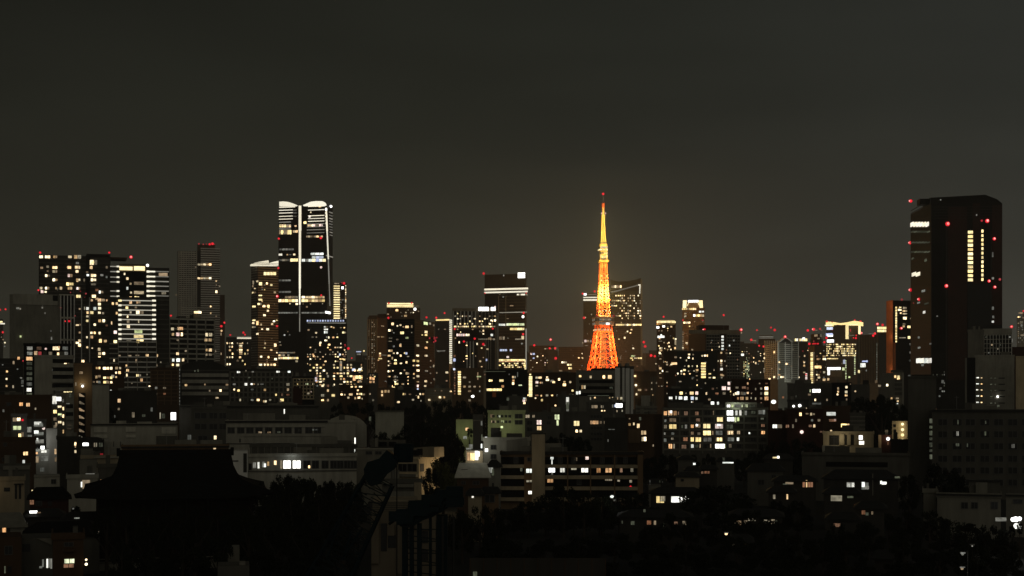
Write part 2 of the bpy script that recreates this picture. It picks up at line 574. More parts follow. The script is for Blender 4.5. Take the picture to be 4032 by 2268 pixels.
    def red(s, txt, r=9, k='r', pole=True, name='warning_light'):
        """aircraft warning lamps; one above the roof line stands on a short mast"""
        for v, kk in nums(txt):
            f = s.face(v[0])
            u, z = s.uz(v[0], v[1], f)
            rr = 0.39 * (v[2] if len(v) > 2 else r) / s.sc / F * s.d
            rr = max(rr, 0.12) * s.rng.uniform(.82, 1.1)
            o = bpy.data.objects.new(name, UB[kk or k])
            C.objects.link(o)
            o.parent = s.root
            b = s.lbox(f, u, u, z, z, rr * 0.5, 0)
            o.location = ((b[0] + b[1]) / 2, -rr * .5 if f == 0 else b[2], z)
            o.scale = (rr, rr, rr)
            if (kk or k) == 'r' and rr / s.d * F > 5.5:
                q = bpy.data.objects.new('bulb', UB['R'])
                C.objects.link(q)
                q.parent = o
                q.location = (0, -0.75, 0.05) if f == 0 else ((0.75 if s.phi < 0 else -0.75), -.2, 0.05)
                q.scale = (.55, .55, .55)
            if pole and z > s.h + rr:
                MB().bar((o.location.x, 0.6, s.h - 0.2), (o.location.x, 0.6, z), 0.12).build('lamp_mast', M['steel'], s.root)
        return s

    def clutter(s, n=3):
        """plant rooms, water tanks and aerials on a flat roof"""
        rg = random.Random(s.root['label'] + 'r')
        wd = s.u1 - s.u0
        mb = MB()
        e = 0.25
        mb.box(s.u0 - e, s.u1 + e, -e, 0, s.h - 0.3, s.h + 0.7)
        mb.box(s.u0 - e, s.u0, 0, s.dep, s.h - 0.3, s.h + 0.7)
        mb.box(s.u1, s.u1 + e, 0, s.dep, s.h - 0.3, s.h + 0.7)
        mb.build('parapet', M[s.mat], s.root)
        for i in range(n):
            a = s.u0 + wd * rg.uniform(.08, .75)
            b = min(a + wd * rg.uniform(.08, .25), s.u1 - .3)
            hh = rg.uniform(1.4, 3.0)
            y0 = rg.uniform(1.5, s.dep * .5)
            if i % 3 == 2:
                MB().bar((a, y0, s.h), (a, y0, s.h + hh * 2), 0.07).bar((a - .8, y0, s.h + hh * 1.8), (a + .8, y0, s.h + hh * 1.8), 0.05).build('aerial', M['steel'], s.root)
            else:
                MB().box(a, b, y0, y0 + 3, s.h, s.h + hh).build('plant_room' if i % 3 == 0 else 'water_tank', M['grey' if i % 2 else 'dkgrey'], s.root)
        return s


def point(name, loc, power, col, r=0.5, parent=None):
    ld = bpy.data.lights.new(name, 'POINT')
    ld.energy = power
    ld.color = col
    ld.shadow_soft_size = r
    o = bpy.data.objects.new(name, ld)
    C.objects.link(o)
    if parent is not None:
        o.parent = parent
    o.location = loc
    return o


# ---------------------------------------------------------------- the ground
ys = [40, 120, 200, 280, 350, 500, 700, 1000, 1400, 2000, 3200, 5200]
gv, gf = [], []
for y in ys:
    hw = 200 + y * 0.55
    for i in range(9):
        gv.append((-hw + 2 * hw * i / 8, y, gz(y)))
for j in range(len(ys) - 1):
    for i in range(8):
        a = j * 9 + i
        gf.append((a, a + 1, a + 10, a + 9))
tag(mesh_obj('ground', gv, gf, M['ground']), 'dark ground of the unlit city between the buildings', 'ground', kind='structure')
# ---------------------------------------------------------------- the far skyline (crop coordinates of the photograph)
G1 = 'towers of the far skyline'
b = Bl('A', 'office_tower', 'slim far tower cut by the left edge with a white lit band', -60, 26, 735, 2600, 'dkgrey', 30, grp=G1)
b.win('5 760 40 16 Y; 20 775 50 14 V; 40 930 16 14; 25 905 14 12 n; 38 960 16 10 m; 12 885 12 10 n').red('45 658; 0 662 r; 23 845', 22)

b = Bl('A', 'apartment_tower', 'wide dark apartment slab with scattered cream windows, left of the balcony tower', 317, 900, 214, 1080, 'dark', 30, grp=G1)
b.part('wall', [(316, 216, 324, 1000), (700, 218, 735, 560)], 'black', 0.3)  # the inner black strip stands in for the shade of a recess
b.bands(318, 700, 245, 1080, 25, 'dkgrey', 0.28, 0.6)
b.bands(735, 895, 245, 1080, 25, 'dkgrey', 0.22, 0.6)
b.piers(600, 730, 560, 1090, 2, 'white', 0.12, 0.9)
b.top('plant_room', 705, 900, 203, 214, 'dark').top('plant_room', 900, 1035, 245, 300, 'dkbrown')
b.win('''335 231 36 26;388 231 56 26;450 231 44 24;570 231 36 24;632 231 60 28;762 276 62 38;447 318 52 24;565 317 36 26;632 316 58 28;743 317 26 30;
870 316 20 24 n;447 350 52 24;628 350 28 26;388 384 52 24;572 383 52 30 p;716 380 24 20 c;762 383 56 30;830 380 30 20 m;449 418 52 26;637 418 44 26;762 418 56 28;686 420 14 28 n;
570 452 60 24 y;762 455 50 18 n;335 486 28 24;385 486 44 24;457 486 12 22;497 486 24 28;570 486 48 28;638 488 40 24 p;343 515 28 26 p;372 516 22 16;824 518 48 28 c;640 552 48 28 y;
765 552 40 28;748 585 20 20 o;825 583 60 24 o;870 585 16 18 o;810 616 28 24;713 652 24 28 c;773 652 28 30 c;812 650 30 26;650 655 20 16 n;714 685 20 24;748 685 34 26 y;810 686 26 20;
712 716 22 18;813 752 28 28;845 752 26 28;652 783 18 18 n;772 783 24 22;650 848 20 18 n;745 850 20 20;772 850 20 22;812 852 20 24;748 884 28 28 o;708 886 14 20;648 915 24 26;818 915 28 36;
858 917 28 24;648 950 26 28;808 984 26 30;752 975 14 12;813 1018 30 28;845 1018 26 24;810 1045 24 12;675 1080 22 20;757 275 30 20 y;340 320 28 20 n;690 650 10 30 n;840 690 20 20 n''')
b.red('327 196 26;890 196 24;313 502 22;343 516 18;700 530 20 z;655 512 14 z;575 520 14 z;690 560 12 z;540 700 12 z;612 712 16 z')

b = Bl('A', 'balcony_tower', 'apartment tower with bright white balcony lights on every floor and a gold crown', 890, 1380, 318, 950, 'black', 26, grp=G1)
b.top('plant_room', 970, 1190, 283, 318, 'dark', 14, 3)
b.part('crown', [(970, 300, 1190, 350)], 'beige', 1.2)
b.win('1027 326 106 30 Y;1136 326 88 34 Y', out=1.5)
mb = MB()
for r_, o_ in (((960, 560, 1275, 1340), 3.0), ((890, 305, 972, 1340), 0.8), ((1190, 320, 1380, 1340), 0.3)):
    mb.box(*b.lbox(*b.rect(*r_), o_, 0))
mb.build('balcony_bays', M['dark'], b.root)
b.bands(892, 972, 935, 1330, 10, 'pale', 0.22, 1.2)
b.bands(962, 1275, 920, 1330, 10, 'white', 0.24, 3.5, 'balcony_parapets')
b.bands(1195, 1378, 340, 1330, 25, 'dkgrey', 0.25, 0.9)
b.piers(965, 1275, 915, 1335, 4, 'pale', 0.07, 3.8)
for y in (590, 628, 667, 706, 745, 785, 823, 862, 901):
    b.one(1117, y, 300, 7, 'u', 3.8, 'light_strip'); b.one(978, y, 26, 15, 'Y' if y < 600 else 'V', 3.9, 'light_strip'); b.one(1255, y, 30, 14, 'V', 3.9, 'light_strip')
for y in (310, 352, 397, 436, 510, 553):
    b.one(934, y, 70, 8, 'v', 1.4, 'light_strip'); b.one(962, y, 22, 12, 'V', 1.5, 'light_strip')
for y in (351, 392, 432, 470, 510, 549):
    b.one(1285, y, 180, 7, 'v', 1.4, 'light_strip'); b.one(1230, y, 70, 10, 'V', 1.5, 'light_strip'); b.one(1207, y, 24, 15, 'V', 1.6, 'light_strip')
b.win('''1015 370 16 20;1038 408 22 24;1065 450 18 18;1132 447 80 24 n;1038 487 20 28 c;1132 522 80 24;1068 522 20 18;1065 565 24 24;1115 563 50 28 y;1040 565 18 20;1330 377 70 28 n;1335 527 45 24 n;
920 612 20 26;952 612 20 26;952 690 18 26;910 770 12 30;940 845 32 32 p;940 922 34 28 y;975 960 26 26;930 1075 14 26;1300 372 20 24 n''', out=1.2)
b.win('''1065 605 26 30 o;1128 603 46 26 o;1035 647 26 24 y;1108 645 24 20 n;1140 685 64 26;1065 685 20 24 n;1040 720 14 22;1045 760 26 28 n;1130 760 10 30;1046 800 32 32;1128 840 64 28 e;1130 880 76 24 y;1142 918 60 30 y;1050 918 50 24 n;
1040 1158 26 30;975 1170 20 24;1130 1197 50 24 y;1245 1193 24 24 c;1200 1035 28 24;1055 1040 40 20 n;1120 1035 40 14 n;1110 1080 16 40 n;1153 1235 24 30 o;1035 1195 16 28;1030 1120 16 26;1198 1190 14 14 n;1218 1285 16 12;975 1040 22 22 n;1075 1260 14 14 n''', out=3.2)
b.win('1280 1035 18 28;1275 1115 18 20 n;1310 1090 14 14 n', out=1)
b.red('1068 233 36').red('1202 300 30 W', name='floodlight')

b = Bl('A', 'office_block', 'grey office block with blank dark front and pale ribs on its right half', 78, 605, 535, 900, 'grey', 24, grp=G1)
b.part('wall_panel', [(80, 625, 470, 1010)], 'grey', 0.3).part('facade_glass', [(498, 545, 604, 1090)], 'black', 0.2)
b.part('mechanical_screen', [(105, 536, 470, 622)], 'lgrey', 0.8)
b.part('louvre', [(430, 545, 470, 590)], 'black', 1.0)
b.piers(495, 605, 540, 1090, 4, 'white', 0.3, 1.0)
b.part('floor_bands', [(495, 720, 600, 734), (500, 900, 600, 914), (480, 536, 605, 546)], 'pale', 1.1)
b.win('145 650 30 18 m;165 655 14 16 v;345 645 16 16 v;367 690 10 16 v;168 880 18 18 e;415 835 14 14 m;420 895 14 30 m')
b.red('495 645 16 z;530 755 20;563 755 28;610 712 14 z;600 500 1 z')

b = Bl('B', 'hotel_block', 'square concrete hotel block with a grid of dark openings beside the balcony tower', 90, 505, 735, 1150, 'dkgrey', 24, cn=(140, 18), grp=G1)
b.part('wall', [(145, 745, 503, 1090)], 'black', 0.2)
b.bands(140, 505, 735, 1095, 9, 'pale', 0.3, 0.8)
b.piers(140, 505, 735, 1095, 5, 'lgrey', 0.14, 0.9)
b.bands(92, 138, 760, 1095, 16, 'brown', 0.4, 0.4)
b.top('plant_room', 340, 400, 700, 735, 'dkgrey').top('plant_room', 230, 280, 712, 735, 'dkgrey')
b.win('''162 818 26 28;225 815 58 30 o;165 862 20 28;205 862 30 34 p;238 862 16 34;205 908 20 18 n;440 865 26 34;472 865 30 34;435 908 26 28;468 908 30 28;440 990 20 24;470 990 28 30;438 1028 18 20 n;470 1028 26 20 n;
203 1020 26 24;270 998 16 18 n;168 1072 20 30 c;208 1072 34 34 c;248 1070 20 30;205 1112 26 24;165 1110 14 18;140 1065 10 30;368 683 60 18;100 718 34 18 n;375 670 14 10 n''')
b.red('150 710 24;135 680 12 z')

b = Bl('B', 'twin_tower', 'tall thin dotted tower with a red lit roof rim and two lit floors', 205, 545, 180, 2300, 'brown', 40, grp=G1, body=False)
mb = MB()
for x0, x1, y0 in ((205, 365, 182), (365, 510, 128), (510, 550, 170), (550, 590, 540)):
    u0, z = b.uz(x0, y0, 0); u1, _ = b.uz(x1, y0, 0)
    mb.box(u0, u1, 3 if x0 == 510 else 0, 44, -8, z)
mb.build('wall', M['dkbrown'], b.root)
b.part('facade_glass', [(366, 180, 392, 640)], 'black', 0.3)
b.bands(215, 360, 190, 720, 32, 'white', 0.34, 1.0)  # bands and piers painted pale in place of the light on them
b.piers(215, 360, 185, 720, 7, 'pale', 0.34, 1.2)
b.bands(394, 550, 160, 1090, 50, 'white', 0.45, 1.0)
b.bands(235, 392, 640, 1090, 28, 'pale', 0.45, 0.8)
b.seg(368, 482, 293, 14, 5, 'w', 0.12).seg(368, 482, 405, 14, 5, 'w', 0.12)
b.win('520 428 14 16;522 515 20 24;548 470 16 12 n;475 635 12 14;475 690 12 16;520 715 14 14 n;195 540 10 10 n;353 315 10 10 n;520 460 10 12 n;560 860 10 30 n;515 1000 10 20 n;560 1020 10 24 n', 'w')
b.red('467 128 26;490 124 26;380 125 20 z;415 128 16 z;440 126 16 z;505 128 14 z;587 767 24;562 796 24').red('563 833 20 w', name='lamp')

b = Bl('B', 'apartment_block', 'low cluster of far blocks with a short white lit roof band', 600, 850, 885, 2500, 'dark', 30, grp=G1)
b.strips(690, 812, [893], 12).strips(690, 812, [882], 4, 'v')
b.grid(600, 920, 850, 1120, 12, 7, 0.38, 'wwwyn', 0.6, 0.5).vseg(720, 26, 930, 1030, 6, 'w')
b.red('635 868 22;742 848 24;755 865 22')

b = Bl('B', 'residential_tower', 'slim gold windowed tower with a white wave shaped crown', 805, 1028, 305, 2050, 'dkbrown', 30, cn=(858, 24), grp=G1)
b.bands(808, 856, 320, 1130, 40, 'lgrey', 0.35, 0.6).bands(860, 1026, 320, 1130, 40, 'cream', 0.4, 0.8)
b.poly('crown', [(808, 304), (812, 290), (860, 272), (945, 258), (950, 280), (955, 304)], 'V', 6, 0.5)
b.poly('crown', [(955, 304), (955, 284), (985, 272), (1028, 262), (1028, 304)], 'V', 6, 0.5)
b.part('crown_louvres', [(808, 280, 1028, 283), (808, 291, 1028, 294)], 'black', 0.9)
b.seg(905, 1008, 367, 24, 4, 'Y', 0.2)
b.win('''880 450 30 32 y;932 447 16 20;968 460 20 20 y;997 520 20 20;878 545 36 12 y;878 580 40 18 y;830 522 36 14 y;830 635 30 16 y;872 615 40 18 y;908 632 26 20;943 630 24 20;940 670 20 18;912 706 24 18;
830 748 30 14 y;858 770 16 40;825 770 20 16;830 803 36 16;885 783 14 20;975 778 20 20;990 755 20 16;938 820 26 20;858 858 18 18;1000 950 22 30;918 935 12 20;967 990 20 16;885 1045 18 18;945 1048 14 20;1003 1065 26 20;
880 1110 30 20;915 1110 14 20;940 1110 20 20;968 1110 20 20;995 1110 20 20;822 470 10 20 n;838 488 12 10;825 440 10 40 n;945 640 16 20 y;857 430 14 14''')
b.red('1018 552 26;1016 795 20')

b = Bl('C', 'petal_tower', 'tallest dark glass tower with glowing petal crown and two vertical light strips', 303, 745, 122, 1950, 'glass', 60, cn=(700, -22), grp=G1)
b.part('recess_shade', [(455, 124, 505, 1200)], 'black', 0.2)  # flat black panel stands in for the shaded slot between the petals
b.poly('crown', [(312, 126), (312, 92), (345, 90), (385, 94), (420, 105), (452, 120), (452, 126)], 'V', 5, 1.0)
b.poly('crown', [(506, 126), (506, 119), (540, 104), (570, 92), (610, 87), (662, 88), (680, 100), (690, 126)], 'V', 5, 1.0)
b.bands(305, 700, 410, 1180, 52, 'dark', 0.2, 0.3)
b.strips(310, 440, [135], 9, 'V').strips(308, 420, [160, 183, 210, 233], 5.5, 'V').strips(308, 405, [258, 282, 306, 318], 6, 'v')
b.strips(545, 680, [128], 7, 'V').strips(545, 678, [158, 205, 228, 250], 5.5, 'V').strips(535, 678, [273, 296, 320, 345], 6, 'v').strips(420, 452, [160, 183, 210], 5, 'v')
b.strips(716, 742, [180, 205, 230, 252, 275, 298], 8, 'v').strips(720, 742, [320, 342, 365], 6, 'v')
for y0, y1, wd, k in ((124, 330, 20, 'V'), (330, 560, 17, 'V'), (560, 800, 14, 'V'), (800, 930, 10, 'V'), (930, 1040, 8, 'v'), (1040, 1150, 6, 'v')):
    b.one(480 - (y0 - 124) * 0.003, (y0 + y1) / 2, wd, y1 - y0, k, 1.0, 'light_strip')
for x0, y0, x1, y1, wd in ((693, 140, 700, 330, 11), (700, 330, 710, 560, 8), (710, 560, 717, 760, 6), (717, 760, 723, 940, 4)):
    f_ = 0
    a_, c_ = b.uz(x0, y0, 0), b.uz(x1, y1, 0)
    hw_ = wd / 2 / b.sc / F * b.d
    y_ = -1.0
    b_ = MB().prism([(a_[0] - hw_, a_[1]), (a_[0] + hw_, a_[1]), (c_[0] + hw_, c_[1]), (c_[0] - hw_, c_[1])], -1.0, 0.5)
    b_.build('light_strip', K['V' if y0 < 500 else 'v'], b.root)
b.win('693 155 16 22 W;693 185 14 16 V;694 212 14 16 V;695 240 14 14 V;696 268 14 14 V', out=1.5, name='lamp')
b.red('728 130 34 W', name='floodlight')
b.seg(310, 405, 288, 22, 5, 'nyw', 0.15, skip=.15).seg(308, 410, 340, 34, 6, 'nny', 0.1, skip=.1).seg(420, 462, 334, 18, 3, 'w').seg(540, 665, 284, 18, 8, 'npw', 0.15).seg(528, 665, 375, 14, 8, 'nwo', 0.15)
b.win('520 262 28 24 y;443 290 20 16 o;558 212 20 24 p;567 178 14 14;642 130 26 16;330 338 36 24 y;400 288 14 20')
b.seg(308, 430, 480, 14, 5, 'm', 0.2).win('320 523 36 20 V;376 523 16 14;400 523 18 10 m;432 522 20 18').seg(565, 672, 517, 18, 3, 'cY', 0.1).seg(575, 672, 545, 20, 3, 'cb', 0.1)
b.seg(310, 400, 567, 16, 4, 'nm', 0.1).seg(400, 464, 567, 24, 3, 'Y', 0.08).seg(492, 690, 569, 22, 7, 'Yccbcm', 0.08).strips(690, 745, [537], 8, 'v')
b.seg(305, 405, 733, 14, 4, 'm', 0.15).seg(305, 405, 827, 14, 4, 'm', 0.15)
b.seg(355, 464, 870, 18, 4, 'n', 0.14).seg(355, 464, 870, 18, 4, 'w', 0.14, 0.1).seg(492, 680, 870, 18, 7, 'w', 0.12).seg(302, 464, 898, 22, 6, 'yw', 0.12).seg(490, 682, 898, 20, 7, 'wy', 0.12)
b.win('397 922 12 14;453 925 22 18;535 948 18 16 n;565 925 10 12 n;663 923 10 12 n;505 925 10 12 n')
b.seg(300, 462, 997, 12, 8, 'm', 0.15).seg(490, 680, 997, 12, 9, 'm', 0.15).win('706 995 54 24 W')
b.seg(302, 440, 1322, 10, 8, 'nm', 0.1).seg(302, 466, 1343, 14, 9, 'nwy', 0.15, skip=.3).seg(302, 466, 1366, 16, 9, 'yw', 0.12, skip=.2)
b.win('353 1178 14 14 c;395 1176 12 12 m;452 1392 24 18;315 1235 20 10 n;320 1260 20 10 n;380 1150 10 10 n')
b.red('308 393 26;650 387 26;304 632 26;652 627 24 p;297 863 28;653 855 24;292 1105 22')

b = Bl('C', 'office_tower', 'slim tower with a ladder of yellow light strips beside the petal tower', 748, 858, 752, 2300, 'dark', 30, grp=G1)
b.vseg(778, 50, 770, 1050, 15, 'Y', 0.5, 0.5, name='light_strip').win('778 758 50 10 n;825 793 22 28 W').vseg(851, 8, 770, 1045, 20, 'w', 0.5).grid(805, 880, 845, 1050, 3, 8, .35, 'nm', .6, .5)
b.red('838 757 30;820 752 14 z')

b = Bl('C', 'led_crown_tower', 'squat apartment tower topped by a row of blue white lamps', 530, 862, 1085, 1500, 'dark', 26, grp=G1)
b.part('crown', [(528, 1050, 850, 1085)], 'dkgrey', 0.6)
b.seg(530, 842, 1062, 13, 15, 'b', 0.45, 1.0, name='lamp').strips(540, 850, [1080], 7, 'v', 0.8)
b.bands(530, 860, 1100, 1440, 22, 'dkgrey', 0.22, 0.5)
b.win('690 1112 44 14 c;690 1132 44 14 c;690 1155 40 24 c;733 1112 24 12;838 1158 40 18 y;610 1160 20 16;548 1137 20 16 n;750 1198 20 16 o;713 1198 14 20;612 1195 14 14 n;645 1240 20 16;690 1222 30 14;716 1257 24 16;642 1255 16 30;590 1350 16 20;803 1338 14 24 b')
b.grid(532, 1270, 860, 1440, 16, 9, 0.34, 'wwyon', 0.6, 0.5)
b.red('873 1288 32;850 1268 14 z;842 1300 16 w;845 1258 18 z')

b = Bl('C', 'office_block', 'tiny far block with a blue roof sign left of the brown curved tower', 932, 985, 1312, 3000, 'dkgrey', 30, grp=G1)
b.win('957 1314 52 10 b;957 1335 40 12 m;1000 1308 16 14 y').part('wall', [(985, 1325, 996, 1390)], 'pale', 1.0)

b = Bl('D', 'curved_tower', 'brown tower with a rounded corner and dotted columns of dim windows', 115, 300, 600, 2200, 'brown', 40, cn=(205, -25), grp=G1)
b.top('plant_room', 120, 205, 585, 600, 'brown').top('plant_room', 205, 290, 570, 600, 'dkbrown')
b.piers(115, 203, 620, 1150, 5, 'cream', 0.35, 0.8)
for x in (130, 158, 180): b.vseg(x, 10, 640, 1130, 24, 'n', 0.5, skip=.25)
b.win('255 685 30 8 n;255 788 36 12;215 788 20 12 n;230 945 16 14;270 962 60 10 n;230 965 16 30 o;232 995 40 14 y;218 1010 20 10 o;190 1110 10 20 n;290 1210 30 8 m')

b = Bl('D', 'crown_block', 'block with a broad yellow lit crown behind the dark residential tower', 295, 615, 512, 2100, 'dkbrown', 30, grp=G1)
b.part('crown', [(298, 462, 550, 512)], 'beige', 0.5, 12)
b.strips(300, 548, [473], 14, 'Y', 0.8).strips(298, 550, [495], 22, 'y', 0.8).part('crown_louvres', [(298, 482, 550, 485), (298, 498, 550, 500)], 'dark', 1.0)
b.top('plant_room', 550, 612, 480, 512, 'lgrey')
b.win('393 535 30 24;475 588 32 22;308 572 24 12 n;500 533 12 14 n;597 545 18 14 n;440 590 12 12 n').red('565 525 34 W', name='floodlight').red('316 468 28;533 466 28;312 608 30')

b = Bl('D', 'residential_tower', 'broad black residential tower speckled with cream windows, centre left', 305, 752, 618, 1400, 'black', 28, cn=(560, -20), grp=G1)
b.bands(306, 558, 640, 1290, 27, 'dkgrey', 0.16, 0.4).bands(563, 750, 640, 1290, 27, 'dkgrey', 0.16, 0.4)
b.win('''353 665 26 30;428 676 20 20;490 693 40 28;455 693 16 14 n;535 690 14 30 n;333 727 54 26;443 750 42 30 y;490 797 34 20 e;333 800 40 8 n;330 830 36 10 n;425 870 18 26;590 870 26 24;428 855 14 14 n;
665 660 44 34 e;705 662 20 26 n;740 678 14 20 n;668 742 30 28;668 770 24 20 y;632 770 14 12 y;678 838 16 18 y;668 892 28 24 o;483 945 24 26 b;333 920 52 26;320 967 30 20;430 967 18 24;
588 967 28 20;668 967 32 20;320 1020 30 14;350 990 16 30;380 1010 26 20 y;380 1040 30 26 y;485 1030 20 24;555 1015 26 24 y;590 1018 26 24 y;558 1060 34 16;590 1060 30 16;320 1060 30 14;
320 1115 34 20;355 1110 14 12;592 1108 30 24;672 1112 30 16 n;430 1135 20 16;487 1135 22 28;320 1165 30 14;378 1165 20 20 n;590 1162 30 24;555 1180 20 16;555 1140 16 20;380 1195 20 20 n;
390 1235 44 24 y;450 1237 30 16;665 1210 28 24;660 1255 22 20;590 1255 18 30 p;590 1285 14 20 b;590 1215 26 16;378 1215 20 16;345 1258 20 20;712 1015 12 16 n;740 1065 14 30 n;710 1075 14 14 n;770 1130 10 20 n;710 1135 12 14 n;745 1190 16 20 n;715 1225 12 14 n;430 860 10 20''')
b.red('672 603 32;765 605 26;700 800 26 z;745 800 38 z;755 825 34 z;740 838 26 z;770 795 20 z', 22)

b = Bl('D', 'hotel_tower', 'plain tower edged by a vertical string of pink white lamps', 755, 915, 632, 1900, 'dkgrey', 30, cn=(890, -20), grp=G1)
b.strips(765, 892, [627], 14, 'y', 0.6).vseg(903, 22, 620, 1045, 23, 'V', 0.4, 0.6, name='lamp').win('790 715 12 12 n;850 716 26 10 n;845 920 20 10 m;790 930 20 10 m;875 1130 30 14;865 1205 18 16 n;820 1300 14 14 n;895 1300 26 14')
b.strips(775, 850, [922], 5, 'v').red('848 562 28;768 608 20')

b = Bl('D', 'column_tower', 'office tower with tall stone columns and a bright white roof sign', 920, 1335, 515, 1800, 'beige', 36, grp=G1)
b.part('facade_glass', [(932, 545, 1140, 705), (1168, 545, 1332, 705), (945, 715, 1325, 1095)], 'black', 0.3)
b.piers(930, 1140, 545, 705, 6, 'white', 0.3, 1.2).piers(1168, 1332, 545, 705, 5, 'lgrey', 0.25, 1.0)
b.piers(1060, 1120, 830, 1095, 2, 'white', 0.4, 1.2).piers(1240, 1285, 810, 1100, 2, 'pale', 0.25, 1.0).piers(960, 1040, 850, 1000, 3, 'dkbrown', 0.35, 0.8)
b.part('wall', [(1160, 820, 1235, 1080)], 'brown', 0.8)
b.grid(935, 580, 1335, 700, 17, 5, 0.42, 'wwyn', 0.6, 0.5)
b.seg(958, 1040, 770, 22, 4, 'p', 0.15).seg(1045, 1085, 770, 20, 2, 'w', 0.15).seg(1165, 1325, 810, 10, 9, 'n', 0.2).seg(935, 1330, 690, 12, 22, 'wny', 0.3, skip=.3)
b.win('950 690 22 18 y;1215 730 18 20;1215 760 18 14;1180 735 12 20 n;1295 770 28 26 c;1275 800 40 16 n;1155 855 16 24;985 840 14 24;1255 905 26 18;1185 1020 22 20;1245 1008 18 26 b;940 1008 28 34 b;935 1095 24 24 b;950 800 16 16 n;1325 632 24 26;1290 632 20 14;1215 985 12 12 n;1085 1075 12 12 n')
b.vseg(1088, 16, 830, 1080, 14, 'n', 0.5)
b.vseg(1158, 10, 900, 1060, 9, 'q', 0.5)
b.one(1217, 523, 96, 36, 'W', 1.5, 'roof_sign'); b.one(1308, 523, 44, 34, 'W', 1.5, 'roof_sign')
b.part('wall', [(1340, 560, 1362, 1100)], 'lgrey', 0.2)
b.red('943 713 24;1304 710 26;1030 832 26;1133 805 32;1214 858 30').red('1326 500 20 p', name='lamp')

b = Bl('D', 'glass_tower', 'tall glass tower with a double pink white band and a square white roof light', 1228, 1625, 190, 2000, 'glass', 40, cn=(1610, -18), grp=G1)
b.part('mechanical_screen', [(1228, 192, 1608, 310)], 'dark', 0.5)
b.strips(1226, 1640, [333], 16, 'V', 1.2).strips(1226, 1636, [362], 14, 'V', 1.2).part('floor_bands', [(1226, 345, 1640, 353), (1226, 315, 1640, 324)], 'redbrown', 1.3)
b.one(1578, 203, 66, 52, 'W', 1.0, 'roof_sign')
b.bands(1360, 1608, 400, 990, 20, 'dkgrey', 0.15, 0.4).piers(1360, 1428, 400, 700, 1, 'grey', 0.08, 0.6)
b.seg(1535, 1630, 386, 14, 5, 'nV', 0.1).win('1372 386 20 8 n;1405 408 14 18 m;1410 205 12 20 m;1485 492 40 12 n;1448 615 24 10 n;1500 555 260 7 v;1590 555 40 16 n')
b.seg(1362, 1425, 673, 18, 3, 'c', 0.15).seg(1435, 1605, 670, 22, 7, 'e', 0.08).seg(1470, 1605, 713, 20, 6, 'y', 0.1).win('1380 800 30 36 n;1410 800 20 36 n;1450 800 20 8 n;1560 810 80 12 n;1590 795 30 40;1583 852 20 18 m;1350 760 1 1 n')
b.seg(1372, 1490, 915, 18, 5, 'b', 0.25, skip=.2).win('1448 980 26 22 p')
b.seg(1365, 1612, 1008, 14, 13, 'y', 0.12).seg(1365, 1612, 1022, 8, 13, 'o', 0.15)
b.grid(1365, 1032, 1612, 1084, 16, 3, 0.6, 'oyyw', 0.7, 0.6, maxn=40)
b.strips(1616, 1624, [900], 380, 'v').vseg(1614, 14, 1005, 1100, 4, 'y', 0.1)
b.red('1220 186 32;1600 560 26;1594 763 28;1232 372 18;1620 372 14').red('1594 597 34 W', name='lamp')

b = Bl('E', 'apartment_block', 'low brownish far block in the gap left of the lattice tower', 60, 240, 1160, 2500, 'brown', 30, grp=G1)
b.grid(65, 1175, 240, 1340, 12, 10, 0.16, 'wnnp', 0.6, 0.4).win('93 1220 20 16 b;93 1250 16 12 b;120 1238 14 12;75 1222 12 10 p').bands(62, 240, 1165, 1340, 14, 'dkbrown', 0.35, 0.5)
b.red('97 1158 22;315 1222 18 z;222 1290 16 z;222 1328 16 z')
b = Bl('E', 'building_under_construction', 'dark building shell under red crane lamps left of the lattice tower', 195, 265, 1195, 2450, 'dkgrey', 30, grp=G1)
b.red('214 1118 24;207 1180 22;246 1180 24;250 1251 28')
b = Bl('E', 'apartment_block', 'far dark apartment block with three lit floors left of the lattice tower', 270, 450, 1170, 2400, 'dkbrown', 30, grp=G1)
b.seg(290, 330, 1280, 12, 3, 'w').seg(330, 365, 1297, 12, 2, 'y').seg(340, 366, 1322, 14, 2, 'y').win('445 1250 20 12;415 1248 14 10;285 1340 30 12 n;400 1355 16 20 o;445 1140 20 12 n;300 1280 12 10').bands(272, 448, 1180, 1340, 12, 'brown', 0.35, 0.4)

b = Bl('E', 'office_tower', 'dark tower with white roof strips directly behind the lattice tower', 447, 600, 788, 2350, 'dark', 40, grp=G1)
b.strips(447, 548, [817], 8).strips(447, 548, [835], 12).strips(470, 548, [797], 6, 'v').win('460 795 26 20 W')
b.grid(455, 880, 540, 1340, 6, 20, 0.14, 'wnn', 0.6, 0.4).win('470 1128 44 22 p;500 1128 16 20 n;515 1140 20 14 n;470 1160 30 8 n;513 1160 14 14')
b.red('442 790 18;528 774 24;452 963 26;512 1160 18')

